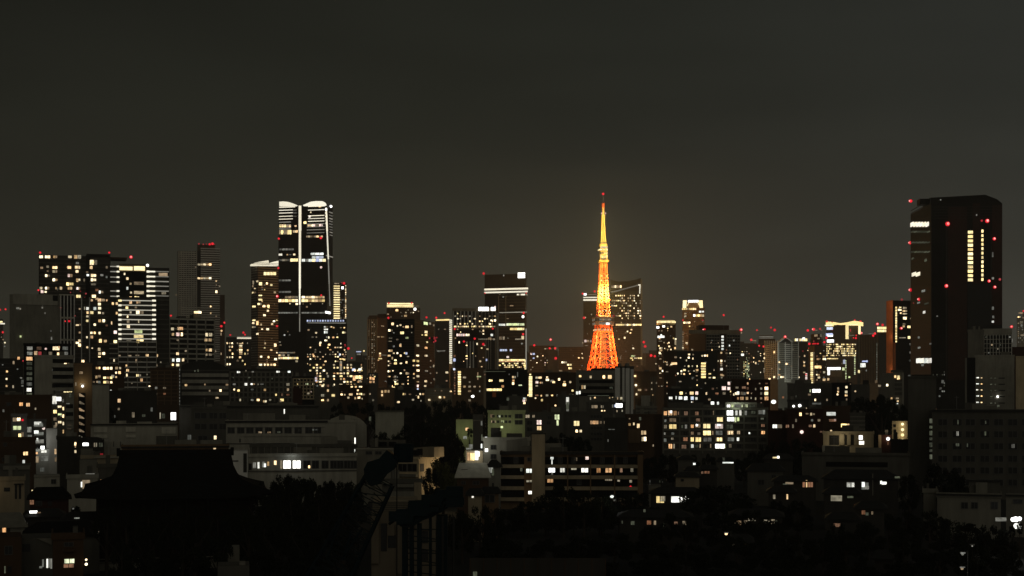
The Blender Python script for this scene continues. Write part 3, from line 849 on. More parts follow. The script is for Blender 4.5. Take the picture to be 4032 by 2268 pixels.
b = Bl('E', 'sail_tower', 'wide dark tower with a swooping roof and slanting white outline right of the lattice tower', 640, 860, 770, 2300, 'dkgrey', 40, grp=G1)
b.poly('roof_sail', [(640, 770), (640, 690), (700, 704), (770, 700), (820, 690), (857, 678), (860, 770)], 'dark', 40, 0.0)
b.poly('light_strip', [(645, 783), (645, 775), (690, 766), (740, 752), (800, 736), (845, 725), (845, 732), (800, 744), (740, 760), (690, 775)], 'v', 1.5, 1.0)
b.poly('light_strip', [(838, 724), (855, 724), (852, 790), (846, 790), (847, 732), (838, 732)], 'V', 1.5, 1.2)
b.seg(645, 720, 740, 18, 6, 'nnw', 0.1, skip=.2)
b.grid(645, 795, 860, 975, 15, 10, 0.42, 'wwwny', 0.62, 0.5, maxn=80)
b.seg(678, 862, 1012, 12, 12, 'wy', 0.1).win('790 1047 14 12;762 1060 12 12;783 1070 14 10;742 1105 14 16;803 1180 16 14;800 1235 30 14 e;850 1250 40 14 y;820 1250 30 12;712 1248 12 26 n;790 1250 20 14 y')
b.part('wall', [(856, 690, 868, 1300)], 'lgrey', 0.2).bands(642, 856, 800, 1300, 36, 'dark', 0.3, 0.4)
b.piers(872, 890, 1190, 1310, 2, 'lgrey', 0.3, 0.4)
b = Bl('E', 'apartment_block', 'low far block under red lamps right of the sail roofed tower', 868, 960, 1215, 2600, 'brown', 30, grp=G1)
b.red('878 1136 26;888 1166 24;930 1231 28;957 1236 20;865 1148 12 z')

b = Bl('F', 'round_crown_tower', 'tower with a rounded ring of yellow lamps on top', 248, 466, 520, 1900, 'dkbrown', 30, grp=G1)
pl_ = [(b.u0 + (b.u1 - b.u0) * (0.5 - 0.5 * math.cos(math.pi * i / 12)), 4 - 12 * math.sin(math.pi * i / 12)) for i in range(13)]
MB().column(pl_, b.h - 0.1, b.uz(350, 470, 0)[1]).build('crown', M['beige'], b.root)
b.seg(250, 466, 490, 18, 16, 'Y', 0.2, 8.3, name='lamp').strips(262, 455, [478], 8, 'y', 8.2).strips(275, 440, [465], 5, 'n', 8.2)
b.win('262 548 38 30 W;328 537 36 26 W;375 540 26 22 n;415 540 26 22;375 560 20 12 y', out=0.3)
b.win('''298 655 80 24 c;290 675 40 14;300 635 24 20 c;290 705 50 10 n;460 680 36 20;462 720 24 70;458 785 24 30;333 722 16 20;388 722 14 18;392 765 24 24;295 785 50 26;295 810 40 26;283 840 26 30;295 850 20 14;375 800 20 14;410 800 20 18;370 830 16 40;290 908 30 16 n;
330 940 14 30;350 965 26 24;290 1015 36 34;345 1025 24 16 n;315 1045 18 24;290 1070 30 12;293 1125 36 12 n;375 1025 16 14 n''')
b.red('328 427 32')
b = Bl('F', 'crown_tower', 'tower with a flared golden crown and a bright white band between two fins', 542, 795, 325, 2100, 'dkbrown', 36, grp=G1)
b.part('crown_core', [(600, 240, 730, 325)], 'beige', 0.0, 20)
b.poly('crown_fin', [(545, 325), (548, 240), (592, 240), (585, 325)], 'Y', 6, 0.8); b.poly('crown_fin', [(738, 325), (730, 240), (772, 240), (776, 325)], 'Y', 6, 0.8)
b.one(665, 250, 120, 26, 'W', 1.0, 'light_strip')
b.poly('crown_edge', [(592, 300), (612, 262), (620, 262), (600, 305)], 'Y', 3, 1.2); b.poly('crown_edge', [(735, 305), (712, 262), (720, 262), (742, 300)], 'Y', 3, 1.2)
b.bands(544, 794, 350, 820, 30, 'beige', 0.3, 0.5).piers(640, 790, 440, 800, 8, 'brown', 0.25, 0.6)
b.seg(535, 620, 338, 20, 4, 'ny').seg(620, 700, 338, 20, 4, 'wy').seg(728, 790, 368, 18, 2, 'c').seg(560, 590, 390, 18, 1, 'w').seg(560, 590, 420, 18, 1, 'w').seg(665, 790, 412, 26, 5, 'wyW', 0.1).seg(550, 635, 494, 20, 3, 'w')
b.vseg(549, 18, 590, 820, 9, 'n', .4).win('590 725 30 20;548 780 24 20;660 800 30 26 n').red('547 466 26;774 466 22 z;622 700 12 n')

b = Bl('F', 'slab_tower', 'dark slab block with a vertical row of white landing lights', 612, 1200, 600, 1500, 'dkbrown', 26, cn=(805, 14), grp=G1)
b.part('wall', [(612, 578, 1200, 622)], 'beige', 0.5)
b.top('plant_room', 740, 1082, 520, 600, 'dkbrown', 12, 3)
b.part('facade_glass', [(815, 625, 965, 830), (1050, 625, 1195, 1130)], 'black', 0.2)
b.bands(815, 965, 625, 830, 6, 'lgrey', 0.25, 0.5).bands(1050, 1197, 625, 1130, 14, 'lgrey', 0.28, 0.5)
b.piers(815, 965, 625, 830, 5, 'grey', 0.2, 0.5).piers(1050, 1197, 625, 1130, 5, 'grey', 0.22, 0.6)
b.vseg(1000, 26, 636, 812, 5, 'c', 0.4).win('985 838 22 26;1078 755 14 20 c;870 720 14 14 n;950 725 10 16 n')
b.win('985 985 24 16 n;987 1025 34 34 c;987 1090 32 28 o;987 1120 26 24 n;950 932 16 22;985 930 24 28;1025 932 16 22 n;985 962 24 24 n;855 995 26 14 n;852 1085 28 26;905 900 24 30;980 955 18 20')
b.red('796 575 40;1209 575 44;1012 408 38').win('1215 610 14 20 n')
b = Bl('F', 'apartment_block', 'black block with a stack of gold lit stair landings below the slab tower', 480, 940, 820, 1250, 'dark', 20, grp=G1)
b.vseg(782, 52, 945, 1130, 6, 'y', 0.3).win('''618 857 30 22;615 893 26 26;665 858 20 18 n;800 870 30 24;825 870 18 30;768 872 18 22;655 803 26 20 n;588 925 14 26;520 895 18 14;655 990 16 20;612 1047 14 18;675 1045 14 20;705 1055 34 16 n;
530 1048 24 24;490 1075 14 22;530 1078 20 18;562 1080 22 22;627 1078 14 14;655 1135 18 10 n;705 1100 26 12 n;568 990 18 14 n;710 1150 20 24 n;760 1015 12 12;805 1180 18 24''')
b = Bl('F', 'office_block', 'brown roofed block with one wide white window left of the gold stair block', 330, 600, 815, 1320, 'dkbrown', 20, grp=G1)
b.part('roof_edge', [(425, 805, 600, 818)], 'beige', 0.6).win('458 960 86 24;400 985 20 10 n;365 945 14 12;520 900 20 18;345 940 12 10')

b = Bl('F', 'office_block', 'far block with red lamps and a stepped yellow green annex', 1205, 1480, 740, 2300, 'dkgrey', 30, grp=G1)
b.win('1228 860 42 30 c').grid(1235, 935, 1308, 1135, 4, 12, 0.8, 'eey', 0.6, 0.55).grid(1268, 885, 1294, 935, 2, 3, 0.9, 'e', 0.6, 0.55)
b.win('1378 955 20 30;1420 933 26 18;1463 933 22 18;1482 850 20 24;1482 900 20 24;1485 1025 18 50 n;1220 1135 20 12;1310 1140 14 18;1350 1140 14 12')
b.red('1328 690 36;1372 728 16 z;1418 758 28;1467 766 26').win('1362 700 56 18 n')
b = Bl('F', 'office_tower', 'hazy far tower with a dim lit roof band behind the gable topped tower', 1410, 1600, 680, 2800, 'brown', 30, grp=G1)
b.strips(1420, 1580, [655], 8, 'v', 0.5).strips(1420, 1580, [670], 6, 'v', 0.5).top('plant_room', 1420, 1580, 640, 680, 'beige', 20, 0.0)
b.red('1392 580 26;1553 550 26;1595 578 36')

b = Bl('G', 'gable_tower', 'pale grid fronted tower with a small lit gable roof', 180, 560, 715, 1700, 'dkgrey', 30, cn=(330, 14), grp=G1)
b.poly('gable', [(332, 716), (408, 655), (420, 655), (505, 716), (485, 716), (415, 668), (352, 716)], 'white', 8, 0.6)
b.poly('gable_wall', [(345, 716), (415, 670), (490, 716)], 'dark', 10, 0.0)
b.bands(185, 328, 745, 1140, 17, 'white', 0.26, 0.7).piers(185, 328, 700, 1140, 6, 'white', 0.2, 0.8)
b.piers(336, 560, 716, 1140, 3, 'white', 0.1, 0.8).bands(400, 468, 740, 1180, 19, 'white', 0.35, 0.9).bands(470, 555, 740, 1140, 17, 'pale', 0.25, 0.6).bands(335, 398, 735, 1140, 17, 'pale', 0.2, 0.4)
for x_, z_ in ((0, 20), (12, 20), (-6, 60), (10, 60), (0, 100)):
    point('facade_floodlight', (x_, -22, z_), 3400, (.95, 1, .86), 1.0, b.root)
b.part('wall', [(400, 1135, 480, 1180)], 'grey', 0.6)
b.win('293 830 16 30;180 850 18 26;180 898 18 26;345 945 30 18;432 965 50 24;345 1025 30 16;345 1090 36 14 o;375 1115 56 22;293 1115 24 24;178 1050 18 40 n;235 1138 22 20;178 1020 16 20 n;265 1020 14 14 n;480 990 20 14 n;500 800 14 12 n')
b.red('407 655 44').red('183 765 1 z')
b = Bl('G', 'office_block', 'far block with a white lit roof sign beside the gable topped tower', 520, 665, 715, 2600, 'dark', 30, grp=G1)
b.seg(520, 662, 690, 28, 8, 'cyn', 0.1).win('622 676 36 34 W;632 873 20 28;570 882 30 12 n;628 938 34 18;628 985 26 30;628 1062 34 20;570 1118 16 20;628 950 20 14').vseg(651, 22, 1070, 1150, 5, 'p', 0.2).red('612 818 20 z;683 785 24;648 1083 24')
b = Bl('G', 'office_block', 'block with a long vertical gold light string and a red dotted roof', 680, 880, 755, 1800, 'brown', 26, cn=(745, 16), grp=G1)
b.top('plant_room', 745, 830, 620, 755, 'dkbrown', 14, 3.0).win('765 640 40 30 n;820 640 14 40 n;795 675 30 20 n;768 580 26 8 n;830 580 16 10 n', out=-2.6)
b.vseg(716, 24, 830, 1190, 16, 'y', 0.35, 0.5, name='lamp').vseg(738, 8, 830, 1190, 16, 'n', 0.3).win('785 910 40 26 o;855 880 44 26;858 910 50 26;785 1000 76 30;855 1060 30 28;790 1090 34 24;795 1120 36 26;855 1145 40 34;902 1140 30 34;870 1000 14 14 n')
b.red('672 582 36;740 570 40;806 565 32 z;740 705 22 z;690 736 36;725 736 18;742 734 26;760 734 20;783 734 22;880 668 34;856 716 30')

b = Bl('G', 'arch_tower', 'tower with a saddle shaped glowing crown, gold speckled panel and white corner light', 875, 1270, 690, 2200, 'dkgrey', 36, cn=(1235, -14), grp=G1)
b.poly('crown', [(875, 535), (875, 482), (960, 486), (1040, 500), (1110, 492), (1200, 472), (1240, 478), (1270, 485), (1270, 530), (1240, 525), (1135, 525), (1120, 512), (1050, 522), (965, 510), (965, 535)], 'y', 18, 0.5)
b.part('crown_posts', [(880, 530, 965, 690), (1245, 520, 1268, 690), (965, 520, 1100, 690)], 'dkgrey', 0.2, 14)
b.part('crown_post', [(1100, 515, 1127, 680)], 'y', 0.6, 4)
b.one(1255, 570, 20, 110, 'Y', 0.8, 'light_strip')
b.win('905 525 80 14 V;1190 518 100 12 Y;915 630 76 30 b;925 640 60 26 W;927 703 76 30 W;920 560 70 30 b;1165 640 70 10 n;950 575 16 24 z;1155 580 12 40 z', out=0.6)
b.grid(880, 730, 1220, 880, 22, 6, 0.72, 'yyyw', 0.7, 0.55, cv=0.3)
b.seg(890, 1015, 905, 10, 6, 'y', 0.1).win('967 1018 150 28 W;908 1060 32 80 W', out=0.8, name='light_panel')
b.part('wall', [(925, 1035, 1060, 1110)], 'grey', 0.8).vseg(1103, 12, 920, 1140, 12, 'e', 0.4).vseg(1205, 14, 850, 1090, 12, 'e', 0.4).win('1075 1022 30 40 e;1143 1115 24 24 e;1255 1052 36 40 Y;1085 940 30 60 b;1060 960 10 20 n')
b.part('corner_post', [(1245, 640, 1262, 910)], 'beige', 0.6).vseg(1262, 10, 880, 930, 1, 'n')
b.red('887 480 34;948 484 24 z;1206 465 24;1265 483 40;1268 612 40;1222 640 20;1190 668 24;1218 670 34')

b = Bl('G', 'office_tower', 'plain dark block with a string of tiny green white lamps right of the arch tower', 1268, 1565, 628, 2000, 'dkgrey', 34, cn=(1475, -18), grp=G1)
b.piers(1270, 1475, 635, 1180, 7, 'dark', 0.4, 0.5).vseg(1457, 10, 720, 1170, 28, 'g', 0.4).vseg(1457, 8, 720, 1170, 18, 'm', 0.5)
b.win('1320 935 60 16 b;1345 935 26 30 b;1300 980 60 44 c;1337 1040 14 24 m;1450 1165 36 40 n;1485 1215 36 30 n').win('1390 620 60 8 m', out=0.3)
b.red('1417 642 40;1437 618 32')
b = Bl('G', 'office_tower', 'far block with a bright golden box crown left of the orange tower', 1450, 1580, 605, 2500, 'dkbrown', 30, grp=G1)
b.part('crown', [(1460, 535, 1580, 605)], 'beige', 0.0, 14)
b.seg(1462, 1580, 588, 26, 6, 'Y', 0.1, 0.5).seg(1462, 1580, 555, 26, 6, 'y', 0.1, 0.5).red('1463 510 40;1522 520 34;1578 570 22')

b = Bl('G', 'orange_tower', 'tower with an orange lit stone edge and gold windows left of the black skyscraper', 1570, 1900, 240, 1650, 'black', 40, cn=(1645, 20), grp=G1)
for z_, p_ in ((35, 900), (75, 700), (115, 500), (150, 350)):
    point('facade_floodlight', (-7, 4, z_), p_, (1, .62, .36), 1.0, b.root)
b.part('wall', [(1570, 242, 1643, 1090)], 'orange', 0.6)
b.part('wall', [(1646, 720, 1670, 1060)], 'orange', 0.4)
b.vseg(1590, 12, 770, 1060, 13, 'n', 0.5)
b.vseg(1677, 18, 310, 720, 22, 'y', 0.35).win('1720 350 44 20;1715 325 20 20;1725 385 26 16;1720 560 30 1 n')
b.ox, b.oy, b.sc = CROPS['H']
b.win('210 793 30 16 w;172 805 14 14 y;210 812 36 14 w;180 790 18 10 y;210 830 36 8;210 858 26 20;205 895 20 14 n;240 913 36 18 y;203 910 16 16;243 980 36 20 y;195 982 50 8 n;250 860 16 10 n')
b.red('186 922 24;190 740 20 z').vseg(245, 10, 1010, 1140, 5, 'm', .5, skip=.5)

b = Bl('H', 'skyscraper', 'black skyscraper on the right with red lamps and two columns of lit windows', 247, 828, 130, 1360, 'black', 60, cn=(376, 14), grp=G1)
b.poly('roof_parapet', [(376, 132), (376, 92), (560, 82), (725, 73), (742, 80), (775, 92), (800, 102), (826, 124), (828, 132)], 'black', 30, -2)
b.top('plant_room', 316, 376, 95, 132, 'black', 12, 6)
b.part('facade_glass', [(610, 640, 755, 1090)], 'glass', 0.4)
b.part('facade_piers', [(376, 140, 380, 1100), (470, 240, 478, 1250), (690, 235, 694, 640), (754, 300, 760, 900)], 'dark', 0.6)
b.part('facade_bay', [(484, 150, 604, 1250), (640, 130, 688, 640), (764, 140, 826, 900)], 'redbrown', 0.25)
b.bands(250, 374, 140, 1200, 56, 'black', 0.2, 0.3)
b.bands(380, 800, 150, 240, 5, 'dark', 0.2, 0.3)
b.vseg(626, 31, 299, 629, 12, 'y', 0.36, 0.4).vseg(702, 12, 292, 626, 12, 'y', 0.38, 0.4)
b.seg(249, 364, 263, 26, 6, 'cVV', 0.02).seg(258, 308, 579, 22, 2, 'V', 0.02).seg(286, 380, 1127, 30, 4, 'cV', 0.03)
b.win('335 820 16 20 c;330 685 24 16 m;303 1045 16 14 m;301 980 10 16 m;374 1020 10 12 m;325 1155 14 18 m;300 760 18 12 m;240 1225 14 20 m;415 845 10 10 m;767 455 10 40 m;768 605 16 18 m;768 795 14 26 m;770 850 14 20 m;768 880 16 16 c;665 204 8 12 m;437 108 10 8 m;437 1303 14 16 m;430 1352 12 14 m;450 1260 20 26 m;345 490 16 20 g;262 480 14 14 g;350 765 30 12 g')
b.seg(250, 372, 310, 8, 6, 'g', .2).seg(252, 372, 378, 8, 6, 'g', .2).seg(252, 372, 438, 8, 6, 'g', .2)
b.grid(384, 1190, 466, 1330, 7, 8, .3, 'mmg', .5, .5, seed=3)
b.red('251 115 30;480 261 34;731 242 34;697 240 18 z;247 380 30;251 679 30;304 738 26;268 762 12 z;776 355 30;743 623 26;812 612 20 z;779 661 30;472 654 32')

b = Bl('H', 'lattice_block', 'grey block with a caged lattice top in front of the black skyscraper', 705, 890, 925, 900, 'lgrey', 18, grp=G1)
b.part('facade_glass', [(712, 960, 888, 1095)], 'black', 0.1)
b.piers(712, 888, 962, 1095, 9, 'white', 0.2, 0.8).bands(712, 888, 962, 1100, 5, 'pale', 0.14, 0.7)
b.grid(715, 965, 885, 1090, 9, 5, 0.2, 'gmn', 0.4, 0.4)
b = Bl('H', 'office_block', 'grey office block with short rows of white windows below the caged block', 655, 905, 1100, 820, 'lgrey', 18, grp=G1)
b.win(';'.join('672 %d 22 9 c;697 %d 12 8 w' % (y, y + 1) for y in (1235, 1274, 1312, 1351, 1391, 1429)))
b.win(';'.join('758 %d 16 8 g;784 %d 12 8 g;825 %d 52 9 x' % (y, y, y) for y in (1238, 1277, 1316, 1355, 1396)))
b.red('799 1355 22 W', name='lamp').win('803 1414 20 16 g').clutter(2)
b = Bl('H', 'annex_block', 'plain grey annex between the skyscraper and the caged block', 610, 712, 938, 880, 'grey', 16, grp=G1)
b.part('wall_panel', [(700, 950, 712, 1100)], 'grey', 0.3)
b = Bl('H', 'pillar_block', 'narrow dark block with one pale edge at the foot of the skyscraper', 592, 658, 1108, 800, 'black', 14, grp=G1)
b.part('wall_panel', [(592, 1110, 604, 1430)], 'grey', 0.3)
b = Bl('H', 'blank_building', 'beige windowless wall cut by the right edge', 914, 1010, 1102, 780, 'cream', 16, grp=G1)
b.part('parapet', [(914, 1098, 1010, 1106)], 'cream', 0.4)
b = Bl('H', 'low_block', 'low red brown roof behind the beige wall at the right edge', 890, 1010, 1040, 1000, 'redbrown', 16, grp=G1)
b = Bl('H', 'office_tower', 'pale lit far tower cut by the right edge', 920, 1010, 855, 2800, 'lgrey', 30, grp=G1)
b.top('plant_room', 955, 1000, 810, 855, 'lgrey', 14, 2).win('945 825 36 10 n;935 850 24 10;965 855 26 10 n;950 885 24 20 n;955 965 30 14 n;950 905 14 20 m;890 1000 10 30 m')
b.grid(925, 870, 985, 1030, 5, 12, .35, 'nmm', .5, .5).red('887 912 24;963 812 16')

for i, (x, y, w_, dd) in enumerate(((1400, 1420, 60, 3000), (1462, 1400, 70, 2900), (1700, 1408, 60, 2900), (2080, 1385, 70, 3100), (2150, 1395, 60, 2950), (2225, 1400, 80, 3050), (2540, 1400, 60, 3000), (2590, 1380, 70, 2900), (2660, 1390, 60, 3000),
                                    (2900, 1345, 60, 2900), (2955, 1352, 50, 3000), (3005, 1360, 60, 2850), (3110, 1345, 60, 2950), (3165, 1352, 60, 2800), (3215, 1335, 50, 3000), (3400, 1335, 50, 2900), (3440, 1350, 60, 2750), (3495, 1345, 50, 2900), (930, 1350, 70, 2900), (1010, 1370, 60, 3000))):
    b = Bl('S', 'far_block', 'low far block with tiny lights on the horizon', x - w_ / 2, x + w_ / 2, y, dd, 'dkgrey' if i % 2 else 'brown', 24, grp='low far blocks on the horizon')
    b.sprinkle(44, 'wwwnnycpo')
    if i % 3 == 0:
        b.red('%d %d 7' % (x - w_ / 4, y - 10))
# ---------------------------------------------------------------- middle distance, left
G2 = 'apartment houses of the middle distance'
Bl('M1', 'apartment_house', 'black apartment house with a few small lit windows at the left edge', -40, 265, 190, 760, 'dark', grp=G2).win(
    '80 327 26 26;75 412 24 26;75 492 24 26;78 605 24 20;60 690 26 36;150 500 22 40 n;135 600 42 60;148 690 24 44;255 445 36 60 m;155 225 24 44 n;212 175 34 40 o;265 205 24 20 z;240 400 30 16 m;255 490 30 20 m;30 250 20 14 m;200 300 20 16 m').clutter().bands(-40, 130, 230, 780, 12, 'dkgrey', 0.2, 0.5)
b = Bl('M1', 'apartment_house', 'black framed apartment house with lit top rooms behind the blank pale wall', 270, 805, 18, 720, 'black', grp=G2)
b.win('''340 62 62 40 m;445 62 52 36 q;523 68 24 20 p;640 62 76 40 w;672 50 24 24 o;745 62 60 40 m;340 120 60 36 m;408 118 36 46 o;455 120 36 40 z;515 132 30 26 z;664 125 24 32;745 120 60 36 m;335 180 70 40 o;335 235 62 36 g;335 290 62 36 g;
335 350 62 36 g;335 410 62 36 g;335 470 60 36 m;332 535 54 40 c;335 590 60 36 g;575 120 40 36 n''').clutter(2)
b = Bl('M1', 'apartment_house', 'apartment house with a tall blank pale end wall and dark balconies', 393, 842, 155, 640, 'lgrey', 16, grp=G2)
b.part('recess_shade', [(600, y, 835, y + 46) for y in (185, 280, 365, 462, 700, 790)], 'black', 0.1)  # flat black panels stand in for the shade behind the balconies
b.part('balcony_parapets', [(595, y, 838, y + 40) for y in (240, 325, 412, 515, 748, 840, 940)], 'lgrey', 1.0)
b.win('745 215 30 56;778 212 20 40;612 310 30 24 m;740 385 20 46 n;800 395 40 40 m;612 375 24 24 m;860 450 20 36;610 490 30 40 x;705 490 30 18 c;755 490 34 18 y;788 490 24 18 c;820 490 20 20 c;755 555 60 20 y;805 542 36 40 Y;775 715 40 60 m;800 800 40 60 g;790 960 50 50 n;800 600 30 50 g').clutter(2)
b = Bl('M1', 'house', 'wide dark brown building below the black framed apartments', -40, 590, 610, 560, 'dkbrown', 14, grp=G2)
b.win('240 700 42 40 o;320 706 42 42 o;405 752 16 24 n;40 775 20 30 m;295 735 40 30 x;100 700 50 40 x').clutter(4)
b = Bl('M1', 'stair_tower', 'slim brown tower with a bright lamp on top and a lit zigzag stair', 845, 1050, 250, 600, 'brown', 14, grp=G2)
b.part('stair_well_shade', [(895, 570, 975, 1090)], 'black', 0.05)  # black sheet in place of the shade inside the open stair
for i, y in enumerate((598, 684, 764, 848, 922, 1002, 1076)):
    b.poly('stair_glow', [(900, y - 20), (915, y - 20), (962, y + 10), (962, y + 20), (905, y + 12)], 'n', 0.6, 0.3)  # the stair lighting is put into flights that glow themselves
b.win('942 470 60 12 n;925 340 40 30 n;860 245 40 18;945 208 34 28;865 470 14 40 n').red('942 494 38 W', name='lamp', pole=False).clutter(1)
point('tower_lamp_light', (b.lbox(*b.rect(940, 490, 944, 498), 2.0, 0)[0], -2.5, b.uz(942, 470, 0)[1]), 240, (1, .85, .5), .3, b.root)
b = Bl('M1', 'house', 'blank grey concrete wall beside the brown stair tower', 1052, 1245, 470, 570, 'lgrey', 14, grp=G2)
b.part('parapet', [(1048, 462, 1249, 474)], 'dkgrey', 0.5)
b = Bl('M1', 'apartment_house', 'dark house with rows of warm windows under the balcony tower', 1075, 1420, 265, 820, 'dkbrown', grp=G2)
b.win('''1105 287 28 30;1135 287 26 32;1195 290 50 36;1232 290 26 36;1268 290 36 38;1330 288 36 36;1370 288 28 30;1325 340 24 28;1365 340 34 38;1100 390 30 40;1195 398 40 30 y;1232 398 26 30 o;1268 398 34 34 y;1195 450 40 36 y;1235 450 30 34 n;1270 450 28 30;1108 445 24 28 n;
1325 390 20 24;1070 445 30 20 n;1265 548 24 28 c;1270 625 30 26 c;1305 615 26 26 c;1265 685 36 30 c;1248 625 14 20 m''')
b = Bl('M1', 'house', 'black house with single lit windows behind the long grey hall', 1240, 1790, 560, 640, 'dark', grp=G2)
b.win('1360 660 36 44 o;1520 822 30 62 n;1310 840 14 30 m;1355 755 24 24 n;1730 760 24 44 m;1640 830 40 30 g').clutter(4)
b.ox, b.oy, b.sc = CROPS['M2']
b.win('320 697 52 76 W;195 692 10 60 n;225 695 30 46 g').part('wall_panel', [(165, 750, 370, 760)], 'grey', .5)

b = Bl('M1', 'tower_house', 'narrow pale tower with a floodlit top room and lit stair landings', 575, 752, 600, 585, 'grey', 12, grp=G2)
b.win('622 650 46 92 c;672 640 50 44 W;625 690 30 40 m', fr=False)
b.win('''680 728 44 22;628 785 40 40 y;682 815 46 22 e;700 822 16 40 n;628 870 40 36 n;682 905 40 26;628 955 36 30 n;568 750 22 40;568 840 22 40;568 930 22 38;720 660 16 36 m;722 750 16 36;722 835 16 36;722 920 16 36;720 1012 18 40''').clutter(1)
b = Bl('M1', 'house', 'small lit shopfront building with two bright floors at the left edge', 130, 305, 830, 500, 'dkgrey', 12, grp=G2)
b.win('190 875 92 46 n;215 872 50 36 w;195 970 95 46 e;225 1055 44 40 y;255 1045 30 50 n').red('257 881 34').clutter(1)
b = Bl('M1', 'apartment_house', 'building with three stacked cool white lit corridor floors at the left', 305, 525, 890, 515, 'dkgrey', 12, grp=G2)
b.part('corridor_slab', [(380, 955, 500, 972), (380, 1055, 500, 1070), (380, 1150, 505, 1162)], 'grey', 1.2)
b.win('440 945 104 30 m;446 1036 102 36 m;446 1124 106 44 m;430 920 80 40 c;415 1018 50 36 c;412 1105 48 36 c;468 928 40 30 m', fr=False)
b.win('335 990 46 60 m;340 1080 46 60 m;350 1160 60 40 m', fr=False)
b.red('497 976 38 p;290 975 26 W;290 1068 32 W', name='lamp').clutter(1)
b = Bl('M1', 'house', 'floodlit plain grey wall next to the bright corridor floors', 528, 652, 980, 500, 'lgrey', 12, grp=G2)
b.part('parapet', [(524, 974, 656, 984)], 'grey', 0.4)
point('yard_light', (b.u0 - 3.0, -5.0, b.uz(560, 1110, 0)[1]), 700, (0.93, 0.95, 1.0), .4, b.root)
b.win('640 930 24 44 n;632 1240 20 60 o;635 1330 18 50 n')
b = Bl('M1', 'shed', 'low white lit shed among yard lights at the left', 412, 560, 1215, 480, 'lgrey', 8, grp=G2)
b.win('485 1196 44 40 W', name='lamp').win('440 1225 60 30 m;510 1320 80 60 m;425 1330 30 70 n;420 1258 20 24 o;500 1240 60 26 c', fr=False)
point('yard_light', (b.u0 + 3, -3.0, b.uz(500, 1190, 0)[1]), 260, (0.9, 0.96, 1.0), .3, b.root)
b = Bl('M1', 'house', 'dark brown house with one white window in front of the left yard', -40, 408, 1100, 440, 'dkbrown', 12, grp=G2)
b.win('292 1262 54 42;270 1355 26 36 c;60 1160 40 40 x;60 1330 70 40 x').clutter(3)
b = Bl('M1', 'house', 'black house with two slot windows in front of the zigzag stair tower', 650, 918, 1092, 450, 'dark', 12, grp=G2)
b.win('860 1152 20 36;860 1240 22 32;860 1185 14 20 n').clutter(2)
b = Bl('M1', 'house', 'dark house with a rounded roof and a square white lit window', 890, 1190, 1110, 430, 'dark', 12, grp=G2, body=True)
b.poly('vaulted_roof', [(890, 1112), (900, 1095), (950, 1085), (1120, 1085), (1165, 1098), (1188, 1125), (1188, 1140), (890, 1140)], 'roof', 12, 0.3)
b.win('976 1153 66 44 W', fr=False).win('1078 1160 14 54 n;1100 1160 14 54 n;1150 1160 44 54 g;1165 1125 16 24 g')

b = Bl('M1', 'gymnasium', 'long plain grey hall with blank panels behind the temple roof', 1035, 2026, 932, 480, 'lgrey', 22)
b.part('wall_panel', [(1070, 958, 1225, 1022), (1070, 1050, 1225, 1085), (1435, 960, 1548, 1015), (1440, 1050, 1550, 1080), (1845, 962, 2005, 1035), (1845, 1070, 2010, 1140)], 'pale', 0.35)
b.part('roof_edge', [(1030, 924, 2030, 938)], 'roof', 0.8)
b.part('parapet', [(1325, 890, 1440, 926), (1565, 900, 1735, 926)], 'lgrey', -1.0, 3)
b = Bl('M1', 'garden_wall', 'row of small grey boundary panels in front of the long grey hall', 1195, 1440, 1128, 440, 'lgrey', 0.6)
b.part('wall_joint', [(x, 1126, x + 8, 1185) for x in (1292, 1370)], 'dark', 0.1)
b = Bl('S', 'low_block', 'long low reddish brown roofed block just above the temple ridge', 480, 900, 1761, 400, 'brown', 10)
b.part('roof_edge', [(478, 1757, 902, 1763)], 'roof', 0.6)
b.win('796 1775 12 8 o;845 1767 10 6')
b = Bl('S', 'house', 'beige terrace house left of the temple ridge', 320, 480, 1802, 390, 'beige', 10)
b.part('roof_edge', [(370, 1798, 482, 1803)], 'lgrey', 0.6); b.win('400 1788 12 6 z')
b = Bl('S', 'house', 'small grey box house with a red lamp left of the temple ridge', 318, 366, 1770, 400, 'grey', 10)

b = Bl('M2', 'apartment_house', 'dark brown house edged by a thin vertical light string', 100, 372, 245, 820, 'dkbrown', grp=G2)
b.vseg(380, 6, 240, 600, 12, 'm', 0.4).bands(105, 365, 260, 580, 9, 'brown', 0.25, 0.4).piers(105, 365, 260, 590, 4, 'brown', 0.15, 0.5).clutter(3)
b = Bl('M2', 'office_block', 'wide block with pale horizontal floor bands under a dark domed roof', 385, 852, 255, 850, 'dark', 20, grp=G2)
b.part('floor_bands', [(400, y, 845, y + 34) for y in (290, 350, 408, 465)], 'lgrey', 0.8)
b.poly('domed_roof', [(390, 258), (400, 215), (440, 195), (500, 180), (580, 170), (690, 172), (740, 190), (800, 215), (850, 250), (852, 258)], 'roof', 18, 0.4)
b.win('440 402 28 24;620 396 16 20 n;830 398 30 20 n;768 453 24 28;665 455 16 20 n;735 522 34 18;555 265 16 30 g;525 268 14 20 g').part('parapet', [(385, 256, 852, 268)], 'dkgrey', 0.5)
b = Bl('M2', 'apartment_house', 'dark house dotted with pale window openings right of the domed roof', 855, 1452, 255, 920, 'dark', 20, grp=G2)
b.piers(860, 1450, 270, 560, 14, 'grey', 0.35, 0.4).bands(860, 1450, 270, 560, 6, 'grey', 0.3, 0.5)
b.win('940 278 40 22 c;1010 394 30 30 c;1075 392 54 18 c;1162 392 40 14 m;1190 447 26 26;940 453 26 24 y;1315 275 44 22 c;1420 275 30 20 c;1190 556 44 24;1040 330 20 14 g;1075 275 26 14 m;1260 340 16 16 g;1010 265 10 14 n;890 330 14 14 g;1340 555 20 30 n').clutter(4)
